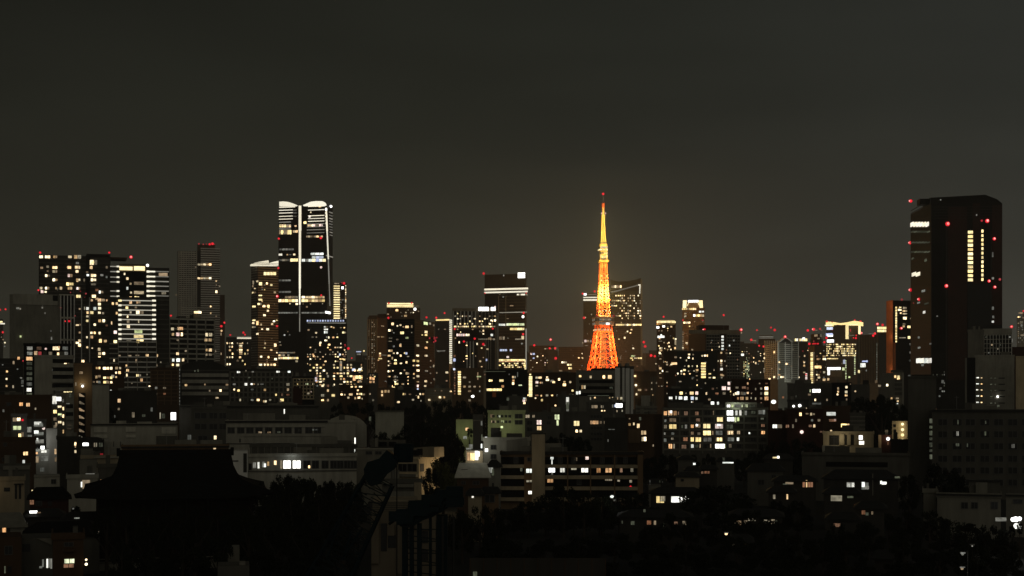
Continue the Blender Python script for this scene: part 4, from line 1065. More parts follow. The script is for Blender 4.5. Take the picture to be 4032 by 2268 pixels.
b = Bl('M2', 'apartment_house', 'house with a yellow green lit lattice of balconies', 1452, 1660, 330, 780, 'black', grp=G2)
mb = MB()
for r_ in [(1455 + i * 32, 335, 1465 + i * 32, 530) for i in range(7)] + [(1455, 335 + i * 32, 1660, 345 + i * 32) for i in range(7)]:
    mb.box(*b.lbox(*b.rect(*r_), 0.7, 0))
mb.build('balcony_lattice', M['cream'], b.root)
b.win('1590 394 28 26 e;1497 395 22 22 y;1625 467 22 18 p;1520 345 20 14 n;1677 335 20 14 p;1677 360 20 16 b;1650 392 20 20').red('1482 542 26 z')
b = Bl('M2', 'house', 'small dark red box building in front of the lattice balconies', 1456, 1545, 430, 740, 'redbrown', 8, grp=G2).top('plant_room', 1460, 1500, 415, 430, 'redbrown', 4)
b = Bl('M2', 'school_block', 'dark school wing with two rows of black windows behind the temple', 490, 822, 622, 570, 'dkgrey', 16)
b.win(';'.join('%d %d 118 56 x;%d %d 78 56 x;%d %d 66 56 x' % (580, y, 700, y, 790, y) for y in (692, 796)) + ';472 925 36 108 m;718 900 24 36;718 1005 26 12 n;600 905 90 44 x;420 980 40 6 m;600 1025 30 16 n;320 770 40 8 n', fr=True).clutter(4)
b = Bl('M2', 'long_hall', 'long dark flat roofed hall below the skyline lights', 380, 1700, 604, 660, 'dkgrey', 22).clutter(8)
b.part('roof_edge', [(380, 600, 1700, 612)], 'roof', 0.8)
b.win('1375 652 10 44 c;30 690 60 30 g;125 628 30 20 n')
b = Bl('S', 'school_block', 'grey school wing with one row of square windows behind the lower wing', 890, 1400, 1662, 500, 'lgrey', 20)
b.part('roof_edge', [(886, 1656, 1290, 1664)], 'roof', 0.8)
b.part('wall_panel', [(905, 1666, 1280, 1682), (960, 1712, 1300, 1718)], 'lgrey', 0.3)
b.win(';'.join('%d 1694 27 23 x' % x for x in (910, 948, 984, 1020, 1058, 1098, 1134, 1174, 1216, 1250)), fr=True)
b.win('1024 1703 14 8 n;1060 1703 14 8 n;1098 1702 12 8 g;1178 1695 10 8 g;1240 1692 24 6 m;945 1735 6 14 x;1000 1747 300 3 x').clutter(5)
b = Bl('M3', 'gymnasium', 'school gymnasium with an arched roof and a dark central joint', 182, 588, 662, 520, 'lgrey', 20)
b.poly('arched_roof', [(182, 664), (200, 640), (250, 605), (320, 578), (400, 570), (470, 580), (530, 605), (570, 640), (588, 664)], 'lgrey', 20, 0.0)
b.part('facade_joint', [(325, 560, 380, 760)], 'dkgrey', 0.3)
b = Bl('M3', 'house', 'plain pale box building in front of the black wooded rise', 672, 942, 530, 620, 'lgrey', 14)
b.part('parapet', [(668, 522, 946, 534)], 'dkgrey', 0.5)
b.win('620 600 20 40 g')
# school lower wing
b = Bl('S', 'school_wing', 'low pale school wing with a row of windows, two of them brightly lit', 940, 1404, 1796, 400, 'lgrey', 14)
b.part('roof_edge', [(940, 1789, 1404, 1798)], 'lgrey', 0.5)
b.win(';'.join('%d 1829 26 30 x' % x for x in (1208, 1242, 1280, 1314, 1339, 1368, 1392)), fr=True)
b.win('1130 1829 30 33 W;1168 1829 32 33 W', fr=True)
b.win('1108 1829 8 32 n;1186 1829 6 28 m;1002 1832 12 22 m;1018 1832 7 24 c;1038 1829 12 22 m;1056 1826 8 16 w;1084 1822 9 16 w;1043 1832 8 14 c;1218 1838 8 10 w;985 1838 12 26 x;930 1820 14 40 x', fr=False)
point('classroom_light', (b.uz(1150, 1829, 0)[0], -2.5, b.uz(1150, 1800, 0)[1]), 90, (0.9, 0.97, 1.0), .6, b.root)
b.part('wall_panel', [(940, 1852, 1404, 1856)], 'dkgrey', 0.3)
b = Bl('S', 'school_terrace', 'dark roof terrace with a fence above the pale school wing', 985, 1405, 1758, 440, 'dkgrey', 12)
b.piers(990, 1400, 1760, 1792, 16, 'grey', 0.12, 0.3).win('1398 1736 5 26 c;1398 1775 5 13 c', fr=False)
b = Bl('S', 'white_wall_block', 'tall pale end wall beside the right slope of the temple roof', 900, 975, 1777, 395, 'white', 10)
b.part('wall_panel', [(958, 1785, 972, 1860)], 'dark', 0.1); b.win('925 1815 26 4 x')
b = Bl('M3', 'school_block', 'pale flat roofed school block behind the dark crane head', 490, 880, 885, 420, 'grey', 14)
b.top('roof_pavilion', 625, 960, 810, 872, 'dkgrey', 8).top('chimney', 668, 695, 785, 870, 'grey', 2, 0.5)
b.part('window_band', [(705, 820, 780, 865), (800, 820, 870, 865)], 'black', 0.0)
b.part('parapet', [(488, 880, 884, 892)], 'lgrey', 0.4)
b.win('610 925 60 30 x;700 925 60 30 x')
b = Bl('M3', 'apartment_house', 'cream apartment house lit warm on its right side beside the pale tree', 880, 1272, 968, 365, 'cream', 12, cn=(1085, -32))
b.top('roof_house', 985, 1075, 880, 968, 'beige', 5, 1.0).top('roof_house', 1078, 1190, 872, 968, 'beige', 5, 2.0)
b.win('1045 925 40 50 x;1110 915 28 60 x;1145 915 28 60 x;1172 915 22 60 x', out=-0.8, fr=True)
b.part('parapet', [(880, 962, 1084, 985), (1086, 960, 1272, 978)], 'cream', 0.4)
b.win('930 1065 80 70 x;1022 1065 84 70 x;1112 1065 30 70 x;1210 925 20 60 x;1240 925 20 60 x', fr=True)
b.part('balcony', [(880, 1195, 1080, 1215), (880, 1125, 1080, 1150)], 'grey', 1.2)
b.part('roof_rail', [(1192, 890, 1270, 898), (1192, 890, 1200, 965), (1222, 890, 1228, 965), (1262, 890, 1270, 965)], 'cream', 0.2)
ul = b.lbox(*b.rect(1180, 1060, 1190, 1075), 7.0, 0)
point('street_lamp_light', (ul[1], (ul[2] + ul[3]) / 2 + 2, b.uz(1180, 1090, 1)[1]), 900, (1.0, .74, .42), .4, b.root)
b = Bl('M3', 'terrace_house', 'low dark house with pale terrace strips below the cream apartments', 735, 1110, 1200, 300, 'dkgrey', 10)
b.part('terrace_parapet', [(800, 1290, 1040, 1345), (735, 1195, 810, 1225), (880, 1218, 1035, 1250)], 'grey', 0.8)
b.part('wall_panel', [(1040, 1205, 1110, 1420)], 'beige', 0.5)

# ---------------------------------------------------------------- middle distance, centre
b = Bl('M3', 'apartment_house', 'dark apartments with columns of gold windows below the row of blue lamps', 30, 560, 62, 1000, 'dkgrey', grp=G2)
b.grid(35, 75, 555, 290, 16, 8, 0.5, 'yywwwo', 0.6, 0.55, maxn=90).bands(35, 555, 70, 290, 8, 'dkgrey', 0.25, 0.5)
b.win('465 135 40 30 b;525 133 40 26 c;107 215 24 20 b;107 238 24 22 p;18 270 24 24 e;343 100 26 120 n;515 205 70 30 y;470 215 34 60 o')
b = Bl('M3', 'apartment_house', 'low dark houses with scattered warm windows in front of the gold columns', 330, 605, 285, 880, 'dkbrown', 10, grp=G2)
b.win('447 295 24 22;485 295 24 26;530 293 40 24;505 330 20 18;350 370 24 20;415 400 24 22;480 405 20 26;515 400 30 24;530 365 40 22 y;500 365 20 20;545 410 14 18;380 372 16 18;352 345 10 10 n').clutter(3)
b = Bl('M3', 'apartment_house', 'house with a cluster of orange lit windows in a dark gap', 600, 700, 165, 1000, 'dkgrey', 10, grp=G2)
b.win('625 215 22 34 o;652 220 30 32 o;624 250 26 26 o;655 250 22 26 o;650 185 20 12 o;625 185 14 14 n;665 200 20 14 y')
b = Bl('M3', 'apartment_house', 'brown house with four warm windows on its left half', 690, 852, 315, 840, 'brown', 10, grp=G2)
b.win('735 343 22 30;768 340 28 30;797 340 22 30;735 376 20 26;620 365 18 20 n').part('wall_panel', [(810, 320, 850, 420)], 'brown', .4)
b = Bl('M3', 'apartment_house', 'dark house with one gold and two cream windows under the speckled tower', 850, 1142, 335, 860, 'dark', 10, grp=G2)
b.win('946 366 42 24 y;1000 368 28 14 n;1097 366 20 22;1125 366 22 20;1080 395 16 30;890 442 32 22;1105 430 14 18 n;1060 380 10 10 n').clutter(2)
b = Bl('M3', 'apartment_house', 'pale low house above the wooded rise', 1140, 1402, 322, 890, 'beige', 10, grp=G2)
b.win('1285 396 26 22;1325 396 20 22;1300 335 20 14 n;1385 340 26 14;1240 335 14 10 n').bands(1142, 1400, 330, 400, 3, 'lgrey', 0.3, 0.4)
b = Bl('M3', 'apartment_house', 'brown block with a vertical row of gold stair windows', 1385, 1700, 118, 1050, 'brown', 14, grp=G2)
b.vseg(1470, 28, 145, 375, 10, 'y', 0.25).vseg(1425, 12, 145, 375, 9, 'q', 0.4).win('1645 195 10 90 n;1655 200 50 14 e;1350 160 30 20;1420 130 24 24 b;1350 240 20 16 q').part('stair_frame', [(1452, 130, 1456, 380), (1486, 130, 1490, 380)], 'dark', 0.4)
b = Bl('M4', 'office_block', 'dark block with wide gold windows left of the vertical gold strip', 275, 665, 132, 1080, 'black', 14, grp=G2)
b.win('318 238 48 26 y;422 238 54 28 y;433 293 30 30 o;540 205 46 26;535 238 26 22 o;532 265 24 30;600 282 40 14 e;350 325 10 10 n;245 155 20 14 m;495 178 14 14 m;360 152 200 5 g;575 180 10 60 m')
b.seg(280, 425, 325, 22, 9, 'y', 0.12).part('wall_panel', [(335, 350, 370, 395)], 'orange', 0.4)
b = Bl('M4', 'stair_tower', 'slim tower with a bright gold window strip from top to bottom', 665, 722, 165, 1000, 'dkbrown', 10, grp=G2)
b.vseg(698, 32, 195, 392, 13, 'Y', 0.14).win('695 180 20 16 y;675 378 16 20 y;745 405 18 16')
b = Bl('M4', 'apartment_house', 'dark brown house with warm windows left of the lattice tower foot', 720, 1135, 170, 1000, 'dkbrown', 14, grp=G2)
b.win('775 210 62 18;758 255 34 24 p;800 258 40 20 o;858 205 30 16;858 230 38 26;918 253 30 22;970 226 24 28;1020 250 24 18;1020 278 36 30;1075 252 24 24;800 382 16 20;935 475 18 16;1140 228 24 24').clutter(4)
b = Bl('M4', 'house', 'dark low building under a white lamp below the gold strip', 480, 680, 395, 860, 'dkgrey', 10, grp=G2)
b.win('640 405 34 26 c;635 430 30 28 p;640 452 26 20;655 415 14 50 n;482 412 30 40 g', fr=False).clutter(2)
b = Bl('M4', 'office_block', 'grey office block right below the lattice tower with three warm top windows', 1130, 1500, 140, 900, 'grey', 18, grp=G2)
b.part('recess_shade', [(1160, y, 1490, y + 30) for y in (232, 292, 355)], 'black', 0.1)  # flat black panels in place of the shade in set-back floors
b.part('roof_terrace', [(1270, 120, 1500, 142)], 'black', -1, 12)
b.win('1170 196 26 24;1270 203 24 30;1395 203 28 36;1452 203 44 42;1190 300 22 46;1212 300 22 40;1140 355 22 38 c;1165 352 22 36 c;1465 305 40 20 g;1310 400 18 16;1268 408 12 30 n;1450 405 14 24;1478 405 12 24;1520 405 12 20 n;1345 380 200 4 g')
b = Bl('M4', 'office_block', 'low wing with a blue white lit window under the ribbed block', 1230, 1600, 450, 780, 'dkgrey', 14, grp=G2)
b.seg(1278, 1335, 486, 28, 6, 'n', 0.2).win('1372 486 14 30 n;1388 486 12 30 n;1540 474 62 40 W;1500 478 18 30 b;1478 480 14 36 m;1376 530 16 28;1402 530 18 24;1520 528 14 24 n;1570 525 14 24 n')
b = Bl('M4', 'ribbed_block', 'pale block faced with broad vertical concrete ribs below the lattice tower', 1500, 1680, 112, 850, 'dkgrey', 16, grp=G2)
b.part('facade_ribs', [(1502, 116, 1548, 400), (1570, 116, 1592, 450), (1602, 120, 1640, 560), (1650, 130, 1678, 560)], 'white', 1.2)
b.part('roof_edge', [(1500, 104, 1610, 116)], 'black', 0.4); b.win('1560 406 26 28;1525 408 14 26 n')
b = Bl('M4', 'house', 'dark block with one tall cold white lit slot', 955, 1160, 385, 740, 'dkgrey', 12, grp=G2)
b.win('1050 430 30 70 m;1050 418 22 40 c;1050 490 26 90 g;1050 520 22 20 m', fr=False).clutter(2)
b = Bl('M4', 'apartment_house', 'low brown house right of the ribbed block', 1690, 1900, 160, 950, 'brown', 12, grp=G2)
b.win('1692 195 24 20;1700 282 22 22;1705 368 18 24;1850 260 10 20 n;1895 260 12 20 n;1860 375 12 14;1850 320 14 14 n').part('wall_panel', [(1750, 380, 1835, 490)], 'lgrey', 4, 0)
b.piers(1842, 1890, 200, 470, 3, 'grey', .4, .4).clutter(3)
b = Bl('M4', 'house', 'dim flat house in front of the low brown house', 1700, 1900, 490, 760, 'grey', 12, grp=G2).clutter(2)
b.bands(1700, 1900, 500, 570, 2, 'dkgrey', 0.4, 0.2)

b = Bl('M4', 'school_block', 'green lit block with rows of small square windows behind the dark trees', 292, 645, 535, 570, 'green', 14, grp=G2)
b.win(';'.join('%d %d 24 22 x' % (x, y) for x in (345, 390, 428, 464, 500) for y in (577, 630)) + ';585 577 70 40 x;585 635 70 40 x', fr=True)
b.win('400 577 18 18 e;430 627 26 20 e;425 680 22 20 e;505 612 8 8 n;345 628 40 20 n;330 575 30 30 n', fr=False)
point('courtyard_light', (b.u0 + 6, -9, b.uz(400, 700, 0)[1]), 700, (0.86, 0.95, 0.55), .8, b.root)
b = Bl('M4', 'school_block', 'green lit low wall with foliage left of the green school block', -10, 152, 608, 590, 'green', 10, grp=G2)
b.win('95 700 30 26 o;75 780 34 28 m', fr=False)
point('courtyard_light', (b.u1 - 4, -8, b.uz(80, 740, 0)[1]), 500, (0.86, 0.95, 0.52), .8, b.root)
b = Bl('M4', 'apartment_house', 'dark greenish house with two stacked lit windows above the stair tower block', 645, 1012, 552, 610, 'dkgrey', 14, grp=G2)
b.win('780 635 46 44 p;780 690 42 40;950 585 46 50 e;955 640 20 50 e;727 577 24 26 n;670 578 40 30 n;880 590 40 30 x;690 640 50 36 x;690 700 50 36 x;870 640 40 30 x').clutter(3)
b = Bl('M4', 'apartment_house', 'dark house with a row of orange lit windows and a grid of black ones', 1012, 1405, 545, 625, 'dkgrey', 14, grp=G2)
b.win('1136 645 54 48 y;1137 718 20 24;1175 718 22 24;1280 636 28 34 o;1305 636 22 34 o;1330 636 26 34 o;1366 636 20 26 n;1402 636 12 26 n')
b.win(';'.join('%d %d 24 26 x' % (x, y) for x in (1282, 1310, 1338, 1366) for y in (580, 690, 745, 795)), fr=True).clutter(3)
b = Bl('M4', 'house', 'low dark house with a faint white strip under the orange lit row', 1400, 1620, 605, 580, 'dark', 12, grp=G2).win('1468 702 62 8 m;1435 808 10 24 m').clutter(3)
b = Bl('M4', 'apartment_house', 'brown house with pairs of warm windows left of the lit apartment block', 1600, 1870, 570, 600, 'dkbrown', 14, grp=G2)
b.win('1640 655 20 24;1680 650 14 24;1722 668 26 42;1760 733 18 38;1785 733 24 38;1640 787 20 40;1765 794 20 38;1787 793 22 38;1640 600 14 12 n;1740 600 20 30 g;1865 855 10 20 n').part('wall_panel', [(1630, 700, 1740, 830)], 'brown', .3).clutter(3)
b = Bl('M4', 'stair_tower', 'slim dark tower beside the white lit windows of the pale house', 150, 246, 560, 430, 'dkgrey', 6)
b.win('232 640 14 50 m;232 860 12 40 c;235 780 10 60 g', fr=False).part('parapet', [(148, 612, 248, 622)], 'grey', 0.3)
b = Bl('M4', 'house', 'pale grey house with a slanted roof beside the long corridor apartments', 250, 690, 800, 395, 'lgrey', 10)
b.poly('sloped_roof', [(465, 802), (470, 820), (690, 790), (665, 778), (560, 800)], 'grey', 8, 0.2)
b.poly('gable_wall', [(470, 805), (540, 800), (665, 780), (660, 900), (470, 910)], 'grey', 6, 0.5)
b.win('275 790 24 30 W;279 900 28 30 W', fr=False).win('345 872 50 42 x;345 960 52 44 x;580 850 40 30 x').clutter(1)
b.top('roof_house', 320, 410, 690, 800, 'dark', 4, 2).top('roof_house', 470, 620, 745, 800, 'dkgrey', 5, 2)
point('wall_light', (b.uz(300, 870, 0)[0] - 2, -4, b.uz(300, 850, 0)[1]), 260, (0.95, .97, .88), .3, b.root)
b = Bl('M4', 'house', 'small house with a glowing orange doorway and white lamp', 82, 245, 905, 375, 'grey', 8)
b.win('122 960 50 76 o;145 962 40 70 y;185 950 30 84 W;130 865 36 40 m;110 885 50 14 m', fr=False).win('192 936 44 44 W', name='lamp', fr=False)
point('door_light', (b.uz(185, 950, 0)[0], -2.5, b.uz(185, 930, 0)[1]), 420, (1.0, .88, .66), .3, b.root)
# white roofed house in front of the doorway
def gable_house(crop, label, x0, x1, ye, yr, d, dep, wall, roof, win='', dk='x', yaw=0.0, hip=0.3, name='house', group=None, over=0.6, fr=None):
    """a small house whose roof we look down on: eaves at ye, ridge at yr (photo pixels at the front face)"""
    b = Bl(crop, name, label, x0, x1, ye, d, wall, dep, cn=(x0, yaw) if yaw else None, grp=group)
    dep = b.dep
    rz = b.h + max(1.2, (ye - yr) / b.sc / F * d * 1.15)
    w_ = (b.u1 - b.u0) * hip / 2
    o = over
    v = [(b.u0 - o, -o, b.h - .1), (b.u1 + o, -o, b.h - .1), (b.u1 + o, dep + o, b.h - .1), (b.u0 - o, dep + o, b.h - .1),
         (b.u0 - o, -o, b.h + .15), (b.u1 + o, -o, b.h + .15), (b.u1 + o, dep + o, b.h + .15), (b.u0 - o, dep + o, b.h + .15),
         (b.u0 + w_, dep / 2, rz), (b.u1 - w_, dep / 2, rz)]
    f = [(0, 3, 2, 1), (0, 1, 5, 4), (1, 2, 6, 5), (2, 3, 7, 6), (3, 0, 4, 7), (4, 5, 9, 8), (5, 6, 9), (6, 7, 8, 9), (7, 4, 8)]
    mesh_obj('roof', v, f, M[roof], b.root)
    if win:
        b.win(win, dk, fr=fr)
    return b


b = gable_house('M4', 'house with a broad pale hipped roof below the glowing doorway', 0, 300, 1160, 1045, 335, 9, 'dkbrown', 'pale', '60 1210 40 30 x;180 1210 60 36 x;340 1240 20 60 x', hip=0.12)
b.part('roof_vent', [(40, 1085, 100, 1100), (60, 1115, 105, 1140)], 'dark', -2.0, 3)
point('yard_light', (b.u1 * .4, 4, b.h + 7.5), 110, (0.95, .98, .9), .4, b.root)
gable_house('M4', 'dark hipped house with a pale lit gable end right of the pale roof', 290, 410, 1060, 1005, 350, 8, 'grey', 'roof', '318 1088 50 60 m;340 1110 20 60 g', hip=0.6)
gable_house('M4', 'small brown gabled house half hidden by the grove', 240, 395, 1310, 1285, 300, 8, 'brown', 'roof', '310 1360 90 70 x', hip=0.1)
gable_house('M4', 'brown lean house with a white porch lamp at the grove edge', 105, 235, 1330, 1280, 295, 8, 'beige', 'roof', '148 1340 18 24 c', hip=0.2)

# ---------------------------------------------------------------- long corridor apartments
b = Bl('M4', 'corridor_apartments', 'long low apartment block with open corridors and a plain stair tower', 415, 1765, 935, 386, 'brown', 11)
b.part('recess_shade', [(418, y, 1710, y + 70) for y in (965, 1068, 1172, 1278)], 'black', 0.05)  # black sheets stand in for the shade inside the open corridors
b.part('corridor_parapet', [(415, y, 1715, y + 32) for y in (1036, 1140, 1245, 1350)], 'beige', 1.3)
b.part('roof_edge', [(412, 912, 1770, 940)], 'roof', 1.4)
b.part('facade_piers', [(x, 945, x + 12, 1400) for x in (1045, 1262, 1490)] + [(1715, 905, 1765, 1400)], 'brown', 1.4)
b.part('stair_tower', [(712, 748, 836, 1420)], 'beige', 2.6)
b.part('stair_tower_base', [(640, 960, 712, 1420)], 'brown', 1.6)
b.top('stair_cap', 700, 845, 738, 752, 'roof', 5, -1)
b.win('690 1092 66 40 c;690 1190 60 20 n;696 1298 36 34 c;700 985 60 36 x', out=1.75)
b.win('902 975 30 22 c;902 1010 10 46 c;900 1085 62 52 W;903 1120 18 20 m;1002 1088 46 46 c;1110 1078 54 18 n;1213 1088 66 46 c;1345 1090 38 50 o;1440 1090 60 46 o;1560 1090 24 40 q;1662 1088 26 36 n;1747 1083 20 30 w;1127 985 30 32 n;1235 975 30 28 p;885 1190 58 36 o;1440 1182 70 16 n;1535 1190 24 16 n;1650 1196 24 24 n;610 1085 20 30 g')
b.red('1649 1246 24 r', name='bicycle_lamp', pole=False).clutter(5)
for x in (560, 980, 1110, 1160, 1380, 1500, 1600):
    b.win('%d %d 40 56 x' % (x, 995 if x != 1160 else 1200))

# ---------------------------------------------------------------- lit apartment block and its neighbours
b = Bl('M5', 'apartment_house', 'dark block with two rows of cool white windows behind the brightly lit apartments', 310, 655, 325, 770, 'dark', 12, grp=G2)
b.win('440 357 36 34 y;485 358 14 16 n;540 357 46 36;588 357 32 38 p;685 358 14 30 n;340 403 42 28 c;392 400 16 36 c;433 403 42 36 c;483 405 40 42 c;545 405 36 40 b;585 408 26 30 c;545 443 28 18 c').clutter(4)
b = Bl('M5', 'apartment_house', 'dark stepped house with a pair of pink lit windows', 655, 905, 245, 790, 'dark', 12, grp=G2)
b.win('893 265 28 38 p;846 310 50 44 p;893 313 34 36 p;848 358 36 30 n;740 316 26 24 q;780 308 12 12 n;738 453 40 40 c;790 453 24 34 c;805 490 20 16 n;670 262 16 20 n;680 360 14 28').clutter(4)
b = Bl('M5', 'apartment_house', 'dark red brown block with a regular grid of lit windows right of the pink pair', 920, 1285, 238, 800, 'redbrown', 12, grp=G2)
b.win('''980 355 30 36 c;1018 358 34 34 n;1072 265 18 26 o;1072 312 22 30 q;1072 355 24 24 o;1147 318 14 28 n;1200 314 22 24 n;1250 312 42 38;1200 360 22 30 n;1250 360 42 38 y;980 407 22 30 o;1018 407 42 36 o;1065 407 30 34;1105 403 12 24 n;1147 410 14 30;
1200 407 24 24 n;1250 407 46 44 o;940 370 14 26;1200 455 18 26 q;1185 265 16 14 n;1250 265 30 16 q;1107 360 10 16 n''').clutter(4)
b = Bl('M5', 'lit_apartments', 'seven storey apartment block with many bright windows, biggest of the middle distance', 262, 1265, 505, 640, 'dkgrey', 14)
b.top('roof_house', 310, 648, 448, 505, 'dkgrey', 8).top('penthouse', 862, 1160, 445, 505, 'lgrey', 8, 0.6)
b.part('floor_bands', [(265, y, 1262, y + 18) for y in (568, 632, 697, 760, 822, 885)], 'grey', 0.5)
b.part('facade_piers', [(x, 508, x + 14, 930) for x in (262, 418, 512, 636, 748, 860, 1030, 1160, 1250)], 'grey', 0.6)
b.part('parapet', [(262, 500, 1268, 516)], 'grey', 0.6)
b.win('890 484 32 36 W;925 484 18 34 e;1015 484 20 36 e;1062 484 20 40 e;980 484 60 36 m;1110 484 60 36 g;865 480 14 40 g', out=0.0)
b.win('''285 548 40 40 o;335 545 42 46 o;342 535 20 22 W;382 548 30 46 o;415 548 12 30 q;485 550 36 42 q;588 550 34 36 q;900 545 68 48 W;965 545 20 44 c;1002 545 20 52 c;1052 545 26 44 m;1190 538 34 40 m;1225 538 24 44 m;690 545 60 36 x;800 545 70 40 x;1125 540 40 30 g;750 545 14 40 n;
360 612 64 36 n;290 620 18 22 m;600 612 40 30 q;808 607 58 44 y;910 603 68 42 W;982 605 18 36 e;955 610 16 50 e;690 610 70 36 x;480 610 40 36 x;1125 605 50 36 x;1210 600 30 18 g;
290 675 28 36 n;360 675 72 44 y;545 672 28 32 o;598 668 52 36 n;590 660 24 26 W;682 670 72 44 y;800 672 78 46 p;796 655 30 30 W;1217 665 34 26 q;485 675 20 36 m;450 675 14 30 g;900 675 66 40 g;1125 665 50 34 x;
685 735 78 46 y;800 735 66 42 m;908 733 64 42 n;910 733 46 36 w;985 730 30 36 n;1088 737 14 16 c;1218 727 36 40 o;282 742 16 20 m;360 742 26 24 m;545 738 26 30 n;608 742 28 24 n;740 735 10 36 n;480 740 40 40 x;
545 797 30 42 y;602 797 54 46 y;690 798 80 40 m;802 797 68 40 n;804 797 50 36 y;912 795 64 40 m;980 790 22 44 c;286 804 28 34 m;355 790 22 20 n;480 795 44 36 q;1125 795 50 40 x;1218 795 36 40 x;
337 862 34 46 o;372 862 12 44 n;466 866 46 36 q;546 860 26 34 c;620 858 10 36 n;720 858 10 36 n;590 860 30 30 g;808 858 92 50 W;858 860 10 40 e;905 857 26 38 n;660 862 50 36 x;990 860 40 40 x''')
b.clutter(5)
point('penthouse_light', (b.uz(960, 480, 0)[0], -2.5, b.uz(960, 470, 0)[1]), 420, (.85, 1, .8), .5, b.root)

b = Bl('M5', 'house', 'low dark terrace left of the brightly lit apartments', -10, 262, 570, 660, 'dkbrown', 10, grp=G2).clutter(3)
b = Bl('M5', 'apartment_house', 'red brown house with small lit windows right of the brightly lit apartments', 1265, 1720, 535, 615, 'redbrown', 12, grp=G2)
b.win('1330 672 46 36 c;1378 672 42 36 n;1450 672 34 30 q;1500 675 14 34 n;1575 560 26 30 y;1640 553 30 16 n;1670 558 20 20 n;1535 615 14 28 n;1585 727 52 36 p;1620 672 30 30 x;1408 397 18 20 q;1540 730 30 30 q').clutter(5)
b = Bl('M6', 'house', 'house with two white floodlights and a dark red roof', 0, 240, 520, 660, 'dark', 10, grp=G2)
b.red('72 578 42 W;142 572 50 W;215 600 22', k='w', name='floodlight', pole=False).clutter(2)
b = Bl('M6', 'apartment_house', 'red brown apartments with small pale windows under the two floodlights', 0, 405, 625, 600, 'redbrown', 10, grp=G2)
b.win('150 670 28 38;225 663 30 16 n;272 668 20 30;302 668 24 20 n;100 740 18 34 n;362 738 30 28 n;65 806 18 40 n;262 803 36 28 q;308 803 24 34;282 738 24 24 m;12 805 16 30 q;400 870 60 20 q').clutter(2)
b.red('165 872 50 p;500 858 28 w', name='lamp', pole=False)
b = Bl('M6', 'house', 'dark house with a wide white shop window and a gold lit eave', 400, 718, 590, 640, 'dkbrown', 10, grp=G2)
b.win('500 665 104 40 c;518 740 80 28 q;660 798 92 40 y;690 790 30 24 o;545 735 20 20 p;335 548 100 20 m', fr=False).clutter(2)
b = Bl('M6', 'house', 'dim grey house between the trees right of the gold lit eave', 714, 888, 668, 620, 'dkgrey', 10, grp=G2).clutter(2)
b.bands(714, 888, 690, 880, 4, 'grey', .3, .3)
b = Bl('M6', 'office_block', 'dark greenish block with a bright greenish white window row', 0, 505, 328, 900, 'dkgrey', 12, grp=G2)
b.seg(285, 380, 402, 38, 3, 'W', 0.06).win('262 402 16 40 e;100 465 14 30 g').clutter(5)
b = Bl('M6', 'apartment_house', 'black house with two columns of small cream windows', 508, 730, 320, 880, 'black', 10, grp=G2)
b.win('580 375 24 32;580 413 24 28;675 360 32 34;672 415 36 36;672 455 40 24;677 500 20 30 n').red('776 408 28 w;720 325 16 n', name='lamp', pole=False)
b = Bl('M6', 'office_block', 'pale narrow block with lit top and ground floor windows beside the orange tower', 1205, 1330, 190, 900, 'grey', 12, grp=G2)
b.bands(1225, 1310, 265, 470, 4, 'dkgrey', .6, .2).part('wall_panel', [(1312, 200, 1330, 560)], 'lgrey', .4)
b.win('1232 240 26 34;1268 242 32 34 y;1190 488 24 28;1255 488 40 22 n;1255 520 40 18;1250 548 40 18 c')
b.top('plant_room', 1180, 1320, 165, 190, 'dkgrey', 6)
b = Bl('M6', 'office_block', 'dim block with a cream base left of the pale narrow block', 1075, 1205, 200, 960, 'grey', 12, grp=G2)
b = Bl('M6', 'long_hall', 'dim hall between the white L light and the black grove', 500, 940, 330, 950, 'dkgrey', 12, grp=G2)
b.top('plant_room', 860, 930, 280, 330, 'dark', 8)

b = Bl('M6', 'house', 'cream house with tall pilasters and white lamps between the trees', 410, 985, 885, 520, 'cream', 12)
b.part('wall_pilasters', [(596, 895, 650, 1020), (684, 895, 722, 1020), (764, 895, 790, 1020)], 'cream', 0.7).part('recess_shade', [(480, 910, 590, 1020), (655, 905, 680, 1020), (725, 905, 760, 1020)], 'dark', 0.1)  # dark panels between the pilasters stand in for shade
b.win('510 945 34 48 W;615 998 34 32 w;745 930 14 50 n;745 995 16 30 n;838 935 42 48 W;848 995 56 40 c;528 1000 20 40 n', fr=False)
b.part('terrace_wall', [(400, 1025, 590, 1110)], 'lgrey', 3.0).clutter(2)
point('terrace_light', (b.uz(600, 960, 0)[0], -4, b.uz(600, 940, 0)[1]), 150, (1, .9, .65), .4, b.root)
b = Bl('M6', 'house', 'narrow cream house with four round gold balcony lamps', 1195, 1372, 748, 500, 'cream', 10)
b.win('1225 800 30 30 x;1228 858 30 30 x;1228 915 30 30 x').red('1315 783 44 Y;1315 845 44 Y;1315 905 44 Y;1315 965 40 Y', name='balcony_lamp', pole=False)
for y in (790, 910):
    point('balcony_light', (b.uz(1300, y, 0)[0], -1.8, b.uz(1300, y, 0)[1]), 60, (1, .84, .5), .4, b.root)
b = Bl('M6', 'house', 'small house with an orange white porch lamp beside the gold balcony lamps', 1040, 1192, 905, 480, 'redbrown', 9)
b.red('1150 950 52 W', name='porch_lamp', pole=False).part('wall_panel', [(1040, 905, 1072, 1110)], 'cream', .4).part('roof_tank', [(1115, 850, 1150, 905)], 'pale', -2, 4)
b.win('905 1075 90 30 n;1150 990 20 60 q', fr=False)
point('porch_light', (b.uz(1150, 950, 0)[0], -2, b.uz(1150, 935, 0)[1]), 120, (1, .75, .5), .3, b.root)
b = Bl('M6', 'house', 'dark house under the narrow cream house with gold lamps', 1180, 1400, 975, 470, 'dark', 10).clutter(1)
